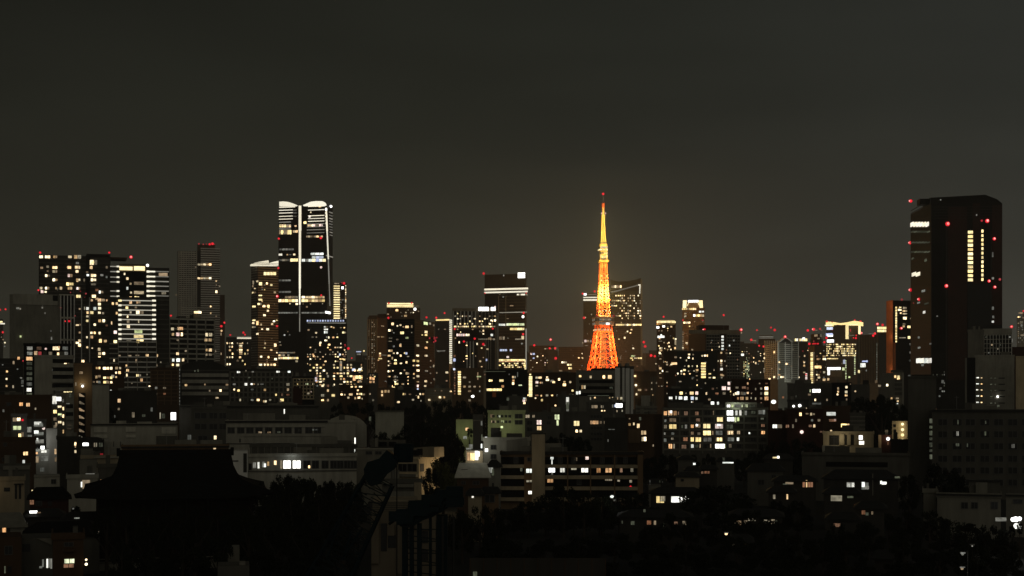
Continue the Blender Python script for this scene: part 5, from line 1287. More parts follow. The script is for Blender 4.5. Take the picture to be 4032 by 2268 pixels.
b = Bl('M6', 'long_hall', 'long dim grey hall with a black ribbon window right of the grove', 168, 1390, 1128, 420, 'dkgrey', 14)
b.part('window_band', [(440, 1215, 1145, 1272)], 'black', 0.05); b.part('parapet', [(165, 1122, 1394, 1136)], 'dkgrey', 0.5)
b.clutter(5)
b = Bl('M7', 'slab_block', 'tall blank dark brown slab in front of the black skyscraper', 392, 638, 300, 450, 'dkgrey', 12)
b.part('parapet', [(388, 292, 642, 304)], 'dkgrey', 0.4)
b.top('plant_room', 420, 600, 278, 300, 'dark', 6)
b = Bl('M7', 'school_block', 'big dim school block with a regular grid of black windows at the right edge', 600, 1470, 600, 430, 'dkgrey', 16)
b.part('roof_edge', [(596, 588, 1474, 604)], 'roof', .6)
b.win(';'.join('%d %d 82 56 x' % (x, y) for x in (695, 822, 938, 1065, 1186, 1310, 1432) for y in (697, 803, 908, 1017, 1120, 1226)), fr=True)
b.win('828 695 12 40 g;1070 697 14 26 g;825 795 20 40 m;1068 795 16 36 g;1314 905 26 34 m;912 898 10 30 g;825 893 30 30 g', fr=False, out=.14)
b.win(';'.join('592 %d 24 %d g' % (y, 24 if i % 2 else 40) for i, y in enumerate((685, 740, 792, 842, 895, 945, 1000))), fr=False).red('640 583 14 q', pole=False)
b = Bl('M7', 'low_block', 'low pale wall under the big school block', 925, 1196, 1215, 380, 'dkgrey', 8)
b.part('parapet', [(920, 1205, 1200, 1217)], 'roof', .5)
b = Bl('N5', 'house', 'white two storey house with dark windows near the bright street lamp', 1250, 1890, 640, 300, 'grey', 10)
b.part('roof_edge', [(1240, 625, 1900, 642)], 'roof', .7); b.win('1525 740 66 62 x;1625 740 64 62 x;1825 740 66 70 x', fr=True).clutter(2)
b = Bl('N5', 'house', 'house wall behind the bright street lamp at the right edge', 1942, 2180, 645, 305, 'grey', 10)
b.part('roof_edge', [(1935, 632, 2190, 647)], 'roof', .6); b.win('2060 700 90 40 x')
b = Bl('N5', 'house', 'small grey house left of the white two storey house', 1112, 1240, 600, 310, 'grey', 8).clutter(1)
b = gable_house('N5', 'dark house with three cool lit windows below the long grey hall', 110, 860, 470, 395, 365, 10, 'dark', 'roof', '380 545 76 74 m;360 540 30 40 c;405 535 24 40 c;525 545 70 70 m;508 530 30 50 c;545 560 40 30 m;716 516 50 26 c;688 508 18 30 c;850 460 50 24 g', fr=False)
b.part('drain_pipe', [(598, 420, 608, 640)], 'grey', .2)

# ---------------------------------------------------------------- roofs and houses between the grove and the lit apartments
G3 = 'low houses along the grove'
gable_house('M5', 'low dark house with a thin cool white eave light', 780, 945, 1005, 975, 480, 8, 'dkgrey', 'roof', '885 1018 104 12 c;845 985 20 30 g', hip=.3, group=G3, fr=False)
gable_house('M5', 'low house with a flat pale parapet beside the long corridor apartments', 410, 560, 985, 965, 470, 8, 'dkgrey', 'roof', '565 1030 22 18 c', hip=.6, group=G3, fr=False)
gable_house('M5', 'house with one warm and one orange window above the round black tree', 610, 780, 1080, 1050, 440, 8, 'dark', 'roof', '710 1108 14 34;685 1110 50 24 q;640 1112 20 20 q', group=G3)
gable_house('M5', 'small house with a faint pale wall left of the warm and orange windows', 480, 612, 1095, 1070, 430, 7, 'grey', 'roof', '520 1120 20 20 x', group=G3)
gable_house('M5', 'long low house with a pale brown wall at the edge of the grove', 388, 612, 1152, 1130, 400, 7, 'beige', 'roof', '450 1185 30 24 x', group=G3)
gable_house('M5', 'house with a carport outlined by a pale rail at the right end of the corridors', 130, 245, 1215, 1180, 390, 7, 'grey', 'roof', '188 1216 84 8 m;143 1205 8 40 m;236 1200 8 30 g', group=G3, fr=False)
gable_house('M5', 'wide dim green grey house right of the round black tree', 1070, 1410, 1095, 1035, 400, 9, 'dkgrey', 'roof', '1200 1205 60 50 x;1320 1150 40 36 x', group=G3)
gable_house('M5', 'dark house with a bright gold lit gap under its roof', 1230, 1500, 985, 940, 500, 8, 'dark', 'roof', '1340 972 60 18 y;1362 966 22 22 W', group=G3, fr=False)
gable_house('M5', 'dark house with a warm striped window and gold porch light', 1320, 1720, 1195, 1150, 360, 9, 'dark', 'roof', '1468 1213 76 20 n;1606 1220 24 62 q;1632 1218 12 66 w;1655 1220 22 60 q;1680 1220 22 60 q;1430 1222 50 10 g', group=G3, fr=False)
gable_house('M5', 'dark house with two narrow slot windows', 1270, 1520, 1300, 1260, 330, 9, 'dark', 'roof', '1324 1342 22 40 n;1448 1342 14 48 w', group=G3)
gable_house('M5', 'dark house behind the leaves with a square warm window and a white one', 150, 640, 1310, 1265, 325, 9, 'dark', 'roof', '240 1368 76 66 y;262 1360 50 50 n;430 1368 180 60 c;470 1362 90 50 W', group=G3, fr=True)
gable_house('N4', 'dark house with warm windows peeping through the leaves of the grove', 110, 900, 800, 740, 285, 9, 'dark', 'roof', '255 865 40 40 g;435 860 46 44 q;500 862 24 44 n;720 868 60 34 q;825 865 40 44 n;140 855 14 30 g;600 890 14 40 g;385 730 24 30 g', group=G3, fr=False)
gable_house('N4', 'dark house with broken specks of warm light behind the right grove', 1330, 1900, 790, 730, 280, 9, 'dark', 'roof', '1425 862 50 46 n;1390 875 20 20 n;1505 865 46 60 n;1570 828 80 26 n;1730 850 60 40 n;1800 850 40 50 n;1840 850 20 30 g;1720 880 20 20 n', group=G3, fr=False)
gable_house('N5', 'dark house with a gold window behind the right grove', 120, 470, 620, 570, 320, 8, 'dark', 'roof', '238 668 112 56 n;378 655 60 20 g', group=G3, fr=False)
gable_house('N5', 'hidden house with a reddish lit window ring deep in the right grove', 150, 460, 880, 830, 270, 8, 'dark', 'roof', '245 938 70 34 q;400 1065 18 34 g', group=G3, fr=False)
gable_house('N5', 'hidden house with pale specks of light under the right grove', 440, 720, 770, 730, 275, 8, 'dark', 'roof', '510 810 36 40 q;545 825 30 30 g;598 815 18 30 n', group=G3, fr=False)
gable_house('N5', 'faint pale box house at the bottom right', 620, 810, 1275, 1262, 240, 8, 'dark', 'roof', '', group=G3)
gable_house('N4', 'low dark house with a white lamp at the grove bottom', 1330, 1560, 1080, 1040, 250, 8, 'dark', 'roof', '1365 1118 20 40 n;1503 1115 34 36 n;1425 1128 30 16 g', group=G3, fr=False)

# ---------------------------------------------------------------- houses of the lower left
G4 = 'houses at the lower left'
b = Bl('M8', 'house', 'cream brown house with two dark door slots at the left edge', -30, 246, 480, 330, 'beige', 8, grp=G4)
b.win('160 600 22 150 x;200 600 22 150 x;70 580 60 40 x', fr=False).part('porch_roof', [(140, 520, 236, 530)], 'roof', .8).clutter(2)
point('street_lamp_light', (b.u0 - 1.5, -3, b.uz(10, 540, 0)[1]), 40, (1, .75, .45), .3, b.root)
b = Bl('M8', 'house', 'light grey box house with one small dark window', 342, 600, 445, 335, 'lgrey', 8, grp=G4)
b.win('538 500 48 44 x;330 605 24 40 y').part('parapet', [(340, 440, 602, 450)], 'lgrey', .3)
b = Bl('M8', 'house', 'light grey house with a gold door and a white slot light beside the temple', 674, 980, 460, 330, 'lgrey', 8, grp=G4)
b.win('822 530 18 54 c;865 528 78 86 n;1045 495 70 28 o;905 425 90 14 m', fr=False).part('parapet', [(672, 455, 982, 464)], 'lgrey', .3).clutter(1)
b = Bl('M8', 'house', 'grey roof box house behind the light grey box houses', 800, 976, 288, 370, 'grey', 8, grp=G4)
b = Bl('M8', 'house', 'dark flat house with a pale roof edge left of the light grey boxes', -30, 300, 345, 380, 'dkgrey', 8, grp=G4)
b.part('roof_edge', [(30, 340, 300, 380)], 'grey', .4).win('425 380 44 40 m', fr=False).clutter(2)
b = Bl('M8', 'house', 'dim house with garden plants on its roof right of the temple gable', 980, 1180, 350, 345, 'dkgrey', 8, grp=G4).clutter(1)
gable_house('M8', 'reddish brown house with a dark hipped roof in front of the grey box', 300, 690, 680, 585, 275, 9, 'redbrown', 'rooftile', '320 705 40 50 q;390 720 60 50 x;500 720 40 50 x', group=G4)
b = gable_house('M8', 'grey gabled house with an orange slot window at the left edge', -60, 245, 960, 850, 255, 9, 'grey', 'grey', '', yaw=0, hip=.25, group=G4)
b.win('42 985 34 60 o;85 985 34 40 x', fr=False)
gable_house('M8', 'low dark house under a bright white strip light', 260, 640, 860, 800, 262, 9, 'dark', 'roof', '336 806 78 26 W;390 812 40 12 n', group=G4, fr=False)
gable_house('M8', 'low dim house with a small white eave light', 640, 1060, 890, 850, 258, 9, 'dkgrey', 'roof', '772 868 52 14 m;735 772 18 14 m', group=G4, fr=False)
gable_house('M8', 'wide low house with a long black roof in the lower left', 250, 1000, 1060, 950, 240, 10, 'dkgrey', 'rooftile', '985 1010 24 60 n', group=G4, fr=False)
b = Bl('M8', 'house', 'brown plain house wall at the lower left corner', -30, 216, 1062, 225, 'dkbrown', 9, grp=G4)
b.win('85 1190 76 84 x;50 1385 14 70 g;95 1385 40 70 x')
b = Bl('M8', 'house', 'dark house with a cool striped window at the bottom left', 216, 528, 1075, 230, 'dkgrey', 9, grp=G4)
b.win('265 1165 80 80 x;432 1320 16 76 m;475 1322 16 90 c;497 1320 16 92 m;515 1325 16 100 m;410 1360 30 20 m', fr=False)
b.poly('gable_wall', [(370, 1070), (520, 1070), (520, 1135)], 'grey', .5, .3)
b = Bl('M8', 'house', 'brown house with a dim barred window at the bottom left', 530, 838, 1066, 222, 'dkbrown', 9, grp=G4)
b.win('697 1298 104 46 e;690 1345 106 40 q;690 1130 90 40 x', fr=True).part('balcony', [(640, 1170, 750, 1200)], 'dkbrown', .8)
b.win('690 1185 110 12 x').clutter(1)
b.red('866 1285 34 w;866 1330 34 w', name='lamp', pole=False)
# ---------------------------------------------------------------- the orange lattice tower
TD = 1950.0
tx = (2375 - CX) / F * TD
TB = gz(TD)
tower = empty('lattice_tower', (tx, TD, TB), 'orange lit steel lattice tower with two observation decks and a red lamp on its tip', 'tower', None, R(9))
PROF = [(0, 41.0), (40, 28.5), (70, 21.5), (88, 18.0), (98, 15.6), (112, 13.4), (132, 11.0), (146, 9.4), (160, 7.6), (180, 6.8), (194, 6.2), (212, 5.0), (232, 4.2), (240, 3.9)]


def hw(h):
    for (a, b_), (c, d_) in zip(PROF, PROF[1:]):
        if a <= h <= c:
            return b_ + (d_ - b_) * (h - a) / (c - a)
    return PROF[-1][1]


def lattice(name, h0, h1, n, r, mat, cross=True, inner=0.0, rings=True):
    mb = MB()
    hs = [h0 + (h1 - h0) * i / n for i in range(n + 1)]
    for a, b_ in zip(hs, hs[1:]):
        wa, wb = hw(a), hw(b_)
        ca = [(-wa, -wa, a), (wa, -wa, a), (wa, wa, a), (-wa, wa, a)]
        cb = [(-wb, -wb, b_), (wb, -wb, b_), (wb, wb, b_), (-wb, wb, b_)]
        for i in range(4):
            j = (i + 1) % 4
            if cross:
                mb.bar(ca[i], cb[j], r * .6).bar(ca[j], cb[i], r * .6)
            if rings:
                mb.bar(cb[i], cb[j], r * .7)
            if inner:
                pa = [Vector(ca[i]).lerp(Vector(ca[j]), t) for t in (inner, 1 - inner)]
                pb = [Vector(cb[i]).lerp(Vector(cb[j]), t) for t in (inner, 1 - inner)]
                mb.bar(pa[0], pb[0], r * .9).bar(pa[1], pb[1], r * .9)
                mb.bar(ca[i], pb[0], r * .45).bar(ca[j], pb[1], r * .45)
    return mb.build(name, M[mat], tower)


for sx, sy in ((-1, -1), (1, -1), (1, 1), (-1, 1)):
    mb = MB()
    hs = [p for p, _ in PROF if p <= 146]
    for a, b_ in zip(hs, hs[1:]):
        mb.bar((sx * hw(a), sy * hw(a), a), (sx * hw(b_), sy * hw(b_), b_), 1.2, 1.1)
    mb.build('leg', M['torange'], tower)
lattice('leg_bracing', 60, 138, 5, 0.66, 'torange', inner=0.24)
lattice('shaft_bracing', 158, 177, 3, .7, 'torange', inner=0.3)
lattice('shaft_bracing', 177, 202, 4, .85, 'tgold', inner=0.3)
lattice('shaft_bracing', 202, 226, 4, .6, 'torange', inner=0.3)
lattice('shaft_bracing', 226, 238, 2, .6, 'tgold', inner=0.3)
mb = MB()
for a, b_ in ((158, 180), (180, 212), (212, 240)):
    for sx, sy in ((-1, -1), (1, -1), (1, 1), (-1, 1)):
        mb.bar((sx * hw(a), sy * hw(a), a), (sx * hw(b_), sy * hw(b_), b_), .75)
mb.build('shaft_leg', M['torange'], tower)
MB().box(-3.2, 3.2, -3.2, 3.2, 10, 138).build('lift_shaft', M['brown'], tower)
MB().box(-1.8, 1.8, -1.8, 1.8, 158, 236).build('lift_shaft', M['torange'], tower)


def octa(r):
    return [(r * sx, r * sy) for sx, sy in ((-1, -.6), (-.6, -1), (.6, -1), (1, -.6), (1, .6), (.6, 1), (-.6, 1), (-1, .6))]


MB().column(octa(10.9), 136, 146).build('deck_skirt', M['torange'], tower)
deck = MB().column(octa(13.4), 146, 150.2).column(octa(14.0), 150.2, 151).column(octa(13.4), 151, 155.6).column(octa(14.1), 155.6, 157.2).build('main_deck', M['steel'], tower)
MB().box(-8, 8, -8, 8, 157.2, 160).build('deck_roof', M['grey'], tower)


def tlamp(x, y, z, r, k, name='lamp', par=None):
    o = bpy.data.objects.new(name, UB[k])
    C.objects.link(o)
    o.parent = par or tower
    o.location = (x, y, z)
    o.scale = (r, r, r)
    return o


def tbox(x, y, z, sx, sy, sz, k, name='deck_window', rz=0.0, par=None):
    o = bpy.data.objects.new(name, UC[k])
    C.objects.link(o)
    o.parent = par or tower
    o.location = (x, y, z)
    o.scale = (sx, sy, sz)
    o.rotation_euler = (0, 0, rz)
    return o


for i in range(7):
    x = -7.2 + 2.4 * i
    tbox(x, -13.45, 148.2, 1.9, .2, 2.4, 'm' if i != 4 else 'p')
    tbox(x, -13.45, 153.4, 1.9, .2, 2.6, 'n' if i % 3 else 'm')
    tbox(-13.45, x, 148.2, 1.9, .2, 2.4, 'm', rz=R(90))
    tbox(-13.45, x, 153.4, 1.9, .2, 2.6, 'n' if i % 2 else 'm', rz=R(90))
tbox(3.2, -14.1, 147.6, 4.6, .4, 2.6, 'W', 'deck_sign')
for i in range(5):
    tlamp(-8.5 + 4.2 * i, -11.3, 139.6, 1.5, 'o')
    tlamp(-11.3, -8.5 + 4.2 * i, 139.6, 1.3, 'o')
for x, y in ((-12, -12), (12, -12)):
    tlamp(x, y, 158.8, 1.4, 'z', 'warning_light')
# upper observation deck, mast and antenna
MB().box(-6.4, 6.4, -6.4, 6.4, 233.5, 236.5).build('deck_floor', M['tgold'], tower)
MB().column(octa(5.6), 236.5, 238.6).column(octa(5.6), 252.4, 253.2).column(octa(4.6), 259, 261).build('deck_band', M['dark'], tower)
MB().box(-4.6, 4.6, -4.6, 4.6, 236.5, 259).column(octa(5.8), 249, 252).column(octa(5.4), 255, 258).build('top_deck', M['tgold'], tower)
for x in (-4.4, -1.5, 1.5, 4.4):
    tbox(x, -4.7, 240.5 + (1.5 if abs(x) > 2 else 0), 2.0, .2, 3.2, 'y')
    tbox(x, -4.7, 246, 1.9, .2, 2.4, 'y' if x > 0 else 'n')
    tlamp(x * .9, -5.5, 254, 1.0, 'V')
for x in (-5, 0, 5):
    tlamp(x * .85, -6.0, 250.5, 1.1, 'V'); tlamp(-6.0, x * .85, 250.5, .9, 'Y')
mb = MB()
prof2 = [(259, 2.9), (266, 2.5), (284, 1.9), (298, 1.6)]
for (a, wa), (b_, wb) in zip(prof2, prof2[1:]):
    n = 3
    for k in range(n):
        h0, h1 = a + (b_ - a) * k / n, a + (b_ - a) * (k + 1) / n
        w0, w1 = wa + (wb - wa) * k / n, wa + (wb - wa) * (k + 1) / n
        c0 = [(-w0, -w0, h0), (w0, -w0, h0), (w0, w0, h0), (-w0, w0, h0)]
        c1 = [(-w1, -w1, h1), (w1, -w1, h1), (w1, w1, h1), (-w1, w1, h1)]
        for i in range(4):
            mb.bar(c0[i], c1[i], .55).bar(c0[i], c1[(i + 1) % 4], .3).bar(c1[i], c1[(i + 1) % 4], .35)
mb.build('mast', M['tgold'], tower)
MB().column(octa(1.1), 259, 298).build('mast_core', M['tgold'], tower)
MB().column(octa(2.6), 297, 299).column(octa(1.5), 299, 309).build('antenna', M['tgold'], tower)
MB().column(octa(1.9), 309, 315.5).build('antenna', M['torange'], tower)
MB().bar((0, 0, 315), (0, 0, 328), .35, .25, 6).build('antenna_rod', M['steel'], tower)
tlamp(0, 0, 328.3, 1.7, 'r', 'warning_light')
for x in (-2.6, 2.6):
    tlamp(x, -2.6, 301, 1.2, 'p', 'warning_light')
# the floodlights fixed to the tower: each lamp and its light
FL = [(h, s_) for h, s_ in ((86, 1.0), (104, 1.0), (122, .9), (134, .7))]
for h, s_ in FL:
    o_ = hw(h) + 7
    for i, (x, y) in enumerate(((-o_ * .5, -o_), (o_ * .5, -o_), (-o_, -o_ * .1), (o_, -o_ * .1))):
        point('floodlight', (x, y, h - 4), 46000 * s_, (1.0, .35, .11), 1.0, tower)
for x, y in ((-5, -15), (5, -15)):
    point('floodlight', (x * 2.0, -19, 132), 20000, (1.0, .50, .22), 1.0, tower)
for h, s_, c_ in ((163, 1.0, (1, .55, .18)), (172, .8, (1, .5, .14)), (184, 3.0, (1, .72, .20)), (193, 3.6, (1, .78, .24)), (203, 1.2, (1, .66, .22)), (214, 1.0, (1, .62, .22)), (226, .6, (1, .62, .26)),
                  (240, .45, (1, .74, .34)), (252, .5, (1, .80, .40)), (264, .6, (1, .78, .34)), (274, .6, (1, .80, .36)), (286, .6, (1, .80, .36)), (298, .5, (1, .76, .36)), (308, .3, (1, .62, .4))):
    o_ = hw(h) + 6 if h <= 240 else 10
    for x, y in ((-o_ * .7, -o_), (o_ * .7, -o_)):
        point('floodlight', (x, y, h), 23000 * s_, c_, .6, tower)
for h, k in ((186, 'Y'), (190, 'Y'), (194, 'Y'), (198, 'Y'), (178, 'y'), (166, 'y')):
    for t in (-.9, -.3, .3, .9):
        tlamp(t * hw(h), -hw(h) - .8, h, 1.15 if k == 'Y' else .9, k, 'floodlight_head')
for h in (214, 162, 208):
    for t in (-.7, .7):
        tlamp(t * hw(h), -hw(h) - .6, h, .95, 'Y', 'floodlight_head')
for h in (92, 101, 110, 120, 130):
    for t in (-1, -.52, .52, 1):
        tlamp(t * hw(h), -hw(h) - .9, h + 2 * t, .62, 'o' if abs(t) == 1 else 'y', 'floodlight_head')
for h in (83, 86):
    tlamp(-hw(h), -hw(h) - 1.6, h - 3, 1.4, 'o', 'floodlight_head')

# ---------------------------------------------------------------- the temple
td = 262.0
tz = gz(td)
tc_ = P(692, HY, td)
temple = empty('temple', (tc_.x, td, 0), 'black temple hall with a wide sweeping curved tile roof in the lower left', 'temple', None, math.atan((CX - 692) / F))
mp_ = td / F
prof = [(1782, 212, 0.6), (1800, 215, 2.0), (1829, 220, 4.2), (1856, 232, 6.4), (1880, 250, 8.6), (1900, 285, 10.8), (1917, 322, 12.8), (1930, 352, 14.6), (1937, 362, 15.4)]
rv, rf = [], []
NS = 12
for k, (py, hwp, hd) in enumerate(prof):
    z = H - (py - HY) * mp_
    wx = hwp * mp_
    lift = max(0, (k - 4) / 4.0)
    ring = []
    for s_ in range(4):
        for i in range(NS):
            t = -1 + 2 * i / NS
            x, y = ((t * wx, -hd), (wx, t * hd), (-t * wx, hd), (-wx, -t * hd))[s_]
            ring.append((x, y, z + 0.9 * lift * abs(t) ** 5))
    rv += ring
n_ = 4 * NS
for (x, y, z) in rv[-n_:]:
    rv.append((x * .995, y * .995, z - 0.35))
for k in range(len(prof)):
    for i in range(n_):
        a, b_ = k * n_ + i, k * n_ + (i + 1) % n_
        rf.append((a, a + n_, b_ + n_, b_))
rf.append(tuple(range(n_)))
rf.append(tuple(range(len(rv) - n_, len(rv)))[::-1])
mesh_obj('roof', rv, rf, M['rooftile'], temple)
zr, zl = H - 212 * mp_, H - 367 * mp_
MB().box(-10.2, 10.2, -.5, .5, zr - .1, zr + .55).box(-10.6, -10.0, -.6, .6, zr - .6, zr + .9).box(10.0, 10.6, -.6, .6, zr - .6, zr + .9).build('roof_ridge', M['rooftile'], temple)
MB().box(-13.6, 13.6, -12, 12, tz + 1.2, zl + .6).build('wall', M['timber'], temple)
for i in range(8):
    x = -13.2 + 26.4 * i / 7
    MB().bar((x, -12.8, tz + 1.2), (x, -12.8, zl + .2), .32, .32, 8).build('column', M['timber'], temple)
for i in range(7):
    x = -11.3 + 26.4 * i / 7
    MB().box(x - 1.5, x + 1.5, -12.12, -12.0, tz + 1.6, zl - 1.2).build('door_panel', M['timber'], temple)
MB().box(-15.5, 15.5, -14.4, 14, tz - .5, tz + 1.15).build('platform', M['grey'], temple)
MB().box(-15.4, 15.4, -14.1, -13.9, tz + 1.9, tz + 2.05).box(-15.4, 15.4, -14.1, -13.9, tz + 1.4, tz + 1.5).build('railing', M['grey'], temple)

# ---------------------------------------------------------------- construction machines in the foreground
def at(crop, x, y, d):
    ox, oy, s_ = CROPS[crop]
    return P(ox + x / s_, oy + y / s_, d)


d0 = 150.0
base = at('N2', 380, 1700, d0)
crane = empty('crawler_crane', (base.x, d0, 0), 'dark teal crane with a slanting lattice boom and a hooded head in the foreground', 'crane')


def rel(o, v):
    return Vector(v) - o.location


foot, head = at('N2', 330, 1800, d0), at('N2', 1010, 480, d0)
ax = (head - foot).normalized()
sd_ = Vector((ax.z, 0, -ax.x))
mb = MB()
NB = 14
w0, w1 = 4.6, 3.0
for i in range(NB + 1):
    t = i / NB
    c = foot.lerp(head, t)
    hw_ = (w0 + (w1 - w0) * t) / 2
    q = [rel(crane, c + sd_ * sx * hw_ + Vector((0, sy * hw_ * .8, 0))) for sx, sy in ((-1, -1), (1, -1), (1, 1), (-1, 1))]
    if i:
        for j in range(4):
            mb.bar(p_[j], q[j], .17, .17, 6)
            if i % 2:
                mb.bar(p_[j], q[(j + 1) % 4], .07)
            else:
                mb.bar(p_[(j + 1) % 4], q[j], .07)
    for j in range(4):
        mb.bar(q[j], q[(j + 1) % 4], .07)
    p_ = q
mb.build('boom', M['teal'], crane)
pts = [(860, 370), (895, 300), (1010, 268), (1055, 215), (1090, 178), (1125, 205), (1180, 290), (1182, 330), (1150, 380), (1075, 430), (1010, 520), (930, 540), (870, 470)]
pp = [rel(crane, at('N2', x, y, d0)) for x, y in pts]
MB().prism([(v.x, v.z) for v in pp], -1.3, 1.3).build('boom_head', M['teal'], crane)
pp = [rel(crane, at('N2', x, y, d0 - 2)) for x, y in ((915, 550), (945, 560), (935, 610), (860, 745), (830, 750), (835, 700))]
MB().prism([(v.x, v.z) for v in pp], -.3, .3).build('boom_panel', M['grey'], crane)
hk = rel(crane, at('N2', 1180, 300, d0))
lo = rel(crane, at('N2', 1180, 1500, d0))
MB().bar((hk.x, 0, hk.z), (lo.x, 0, lo.z), .09).build('hoist_rope', M['roof'], crane)
MB().bar((hk.x - .6, 0, hk.z), (hk.x - .6, .5, hk.z), .75, .75, 12).build('sheave', M['teal'], crane)
top = rel(crane, at('N2', 1255, 190, d0 + 2))
MB().bar((top.x, 1, top.z - 1.2), (top.x, 1, top.z + .8), 1.0, 1.1, 10).bar((top.x - 1, 1, top.z - 1.6), (hk.x - 1.5, .5, hk.z - .2), .3, .3, 6).build('work_light_head', M['teal'], crane)
MB().box(-3, 3, -3, 4, 1.2, 3.6).box(-3.6, -2.6, -4, 4, 0, 1.3).box(2.6, 3.6, -4, 4, 0, 1.3).box(-3, -1, -4.4, -3, 1.4, 4).build('crane_body', M['teal'], crane)
for a, b_ in (((620, 880), (470, 1290)), ((840, 960), (620, 1290)), ((720, 1010), (640, 1290))):
    A, B_ = rel(crane, at('N2', *a, d0 - 3)), rel(crane, at('N2', *b_, d0 - 3))
    MB().bar(A, B_, .12, .12, 6).build('hose', M['teal'], crane)

d1 = 130.0
rb = at('N2', 1480, 1500, d1)
rig = empty('piling_rig', (rb.x, d1, 0), 'dark teal piling rig with vertical mast columns and a sloping top arm in the foreground', 'construction machine')
for x0, x1, yt in ((1235, 1290, 900), (1310, 1350, 930), (1385, 1430, 920), (1505, 1530, 850), (1580, 1690, 830)):
    A, B_ = rel(rig, at('N2', x0, yt, d1)), rel(rig, at('N2', x1, yt, d1))
    MB().box(A.x, B_.x, -.4, .5, 0, A.z).build('mast_column', M['teal'], rig)
mb = MB()
for i in range(9):
    A, B_ = rel(rig, at('N2', 1290, 980 + i * 60, d1)), rel(rig, at('N2', 1580, 1020 + i * 60, d1))
    mb.bar((A.x, 0, A.z), (B_.x, 0, B_.z if i % 2 else A.z), .07)
mb.build('mast_bracing', M['teal'], rig)
pts = [(1180, 860), (1240, 800), (1380, 745), (1420, 690), (1520, 640), (1640, 600), (1760, 590), (1830, 620), (1780, 690), (1650, 790), (1540, 850), (1450, 880), (1370, 930), (1290, 960), (1220, 940)]
pp = [rel(rig, at('N2', x, y, d1)) for x, y in pts]
mb = MB().prism([(v.x, v.z) for v in pp], -1.0, 1.0)
ra_ = random.Random(8)
for i in range(40):
    t = ra_.random()
    A = rel(rig, at('N2', 1200 + 600 * t + ra_.uniform(-40, 40), 860 - 240 * t + ra_.uniform(-70, 60), d1))
    s_ = ra_.uniform(.25, .8)
    mb.box(A.x - s_, A.x + s_, -1.3 - s_ * .4, -.9, A.z - s_ * .6, A.z + s_ * .6)
mb.build('top_arm', M['teal'], rig)
for a, b_ in (((1180, 865), (1100, 930)), ((1340, 760), (1300, 700)), ((1560, 640), (1600, 560))):
    A, B_ = rel(rig, at('N2', *a, d1 - 1)), rel(rig, at('N2', *b_, d1 - 1))
    MB().bar(A, B_, .18, .12, 6).build('hydraulic_arm', M['teal'], rig)
for x in (1640, 1750):
    A = rel(rig, at('N2', x, 850, d1 - 1.5))
    MB().bar((A.x, -1.4, A.z), (A.x, -1.4, 0), .12, .12, 6).build('hose', M['roof'], rig)

b = Bl('N2', 'house', 'pale house with thin wall pilasters and louvred roof edge behind the crane', 925, 1570, 800, 185, 'taupe', 9)
b.top('roof_parapet', 935, 1390, 695, 800, 'beige', 8, .6)
b.part('louvres', [(935, y, 1390, y + 9) for y in range(705, 800, 18)], 'dkgrey', -.45, .75)
b.part('wall_pilasters', [(925, 865, 1000, 1320), (1085, 915, 1155, 1040), (1180, 925, 1235, 1420), (1370, 905, 1505, 985)], 'taupe', .5)
b.win('1460 1060 70 120 x;1460 1240 70 110 x;1050 1060 60 280 x;1130 1100 80 130 x;1300 1080 50 200 x', fr=False)
Bl('N1', 'gate_post_house', 'small pale concrete block in the black foreground below the temple', 1505, 1640, 1165, 210, 'grey', 4)
b = Bl('N3', 'site_fence', 'dim panel fence of the building site along the bottom edge', 130, 1490, 1270, 160, 'dark', .3)
for i in range(11):
    b.part('panel_joint', [(126 + i * 136, 1270, 134 + i * 136, 1450)], 'dkbrown', .1)
b.win('180 1430 40 50 g', fr=False)
b = Bl('N1', 'shed', 'dim shed at the bottom between the temple and the crane', 1420, 1740, 1350, 190, 'dkgrey', 5)
b.top('lean_to', 1640, 1700, 1310, 1350, 'grey', 1, .5)

# ---------------------------------------------------------------- street lamps of the lower right
def street_lamp(crop, x, y, d, size, label, power, k='W', col=(1, 1, .95)):
    p = at(crop, x, y, d)
    o = empty('street_lamp', (p.x, p.y, gz(d)), label, 'street lamp')
    h = p.z - gz(d)
    MB().bar((0.9, 0.5, 0), (0.9, 0.5, h + .5), .07, .05, 8).bar((0.9, .5, h + .4), (0, 0, h + .3), .04, .04, 6).build('pole', M['roof'], o)
    MB().box(-.35, .35, -.2, .2, h + .12, h + .3).build('lamp_housing', M['steel'], o)
    q = bpy.data.objects.new('lamp', UB[k])
    C.objects.link(q)
    q.parent = o
    q.location = (0, 0, h)
    q.scale = (size, size, size * .8)
    if power:
        point('lamp_light', (0, -.6, h - .3), power, col, .3, o)
    return o


sl = street_lamp('N5', 2040, 878, 265, .62, 'very bright white street lamp at the right edge in front of the grove', 900)
for x, y, s_ in ((2005, 880, .42), (2072, 872, .4), (2040, 945, .55), (2075, 955, .35)):  # glowing balls added to widen the white glow of the lamp
    p = at('N5', x, y, 265) - sl.location
    tlamp(p.x, p.y - .3, p.z, s_, 'W' if y < 900 else 'c', 'lamp', sl)
p = at('N5', 1890, 880, 268) - sl.location
tbox(p.x, p.y, p.z, 2.0, .3, .7, 'm', 'glowing_canopy', 0, sl)  # added canopy, the lamplight on it put in as its own glow
street_lamp('N5', 1505, 1230, 200, .2, 'faint white lamp among leaves near the bottom right corner', 30, 'm')
street_lamp('N5', 1500, 1375, 190, .2, 'faint peach lamp at the bottom right, below the faint white one', 20, 'n')
street_lamp('N5', 1602, 1148, 215, .13, 'tiny pale lamp above the faint lamp pair at the bottom right', 0, 'm')
street_lamp('N4', 1285, 985, 240, .26, 'single small white lamp in the middle of the black grove', 15, 'w')
street_lamp('N3', 1555, 650, 300, .4, 'small white lamp at the top edge of the black grove', 40, 'c')
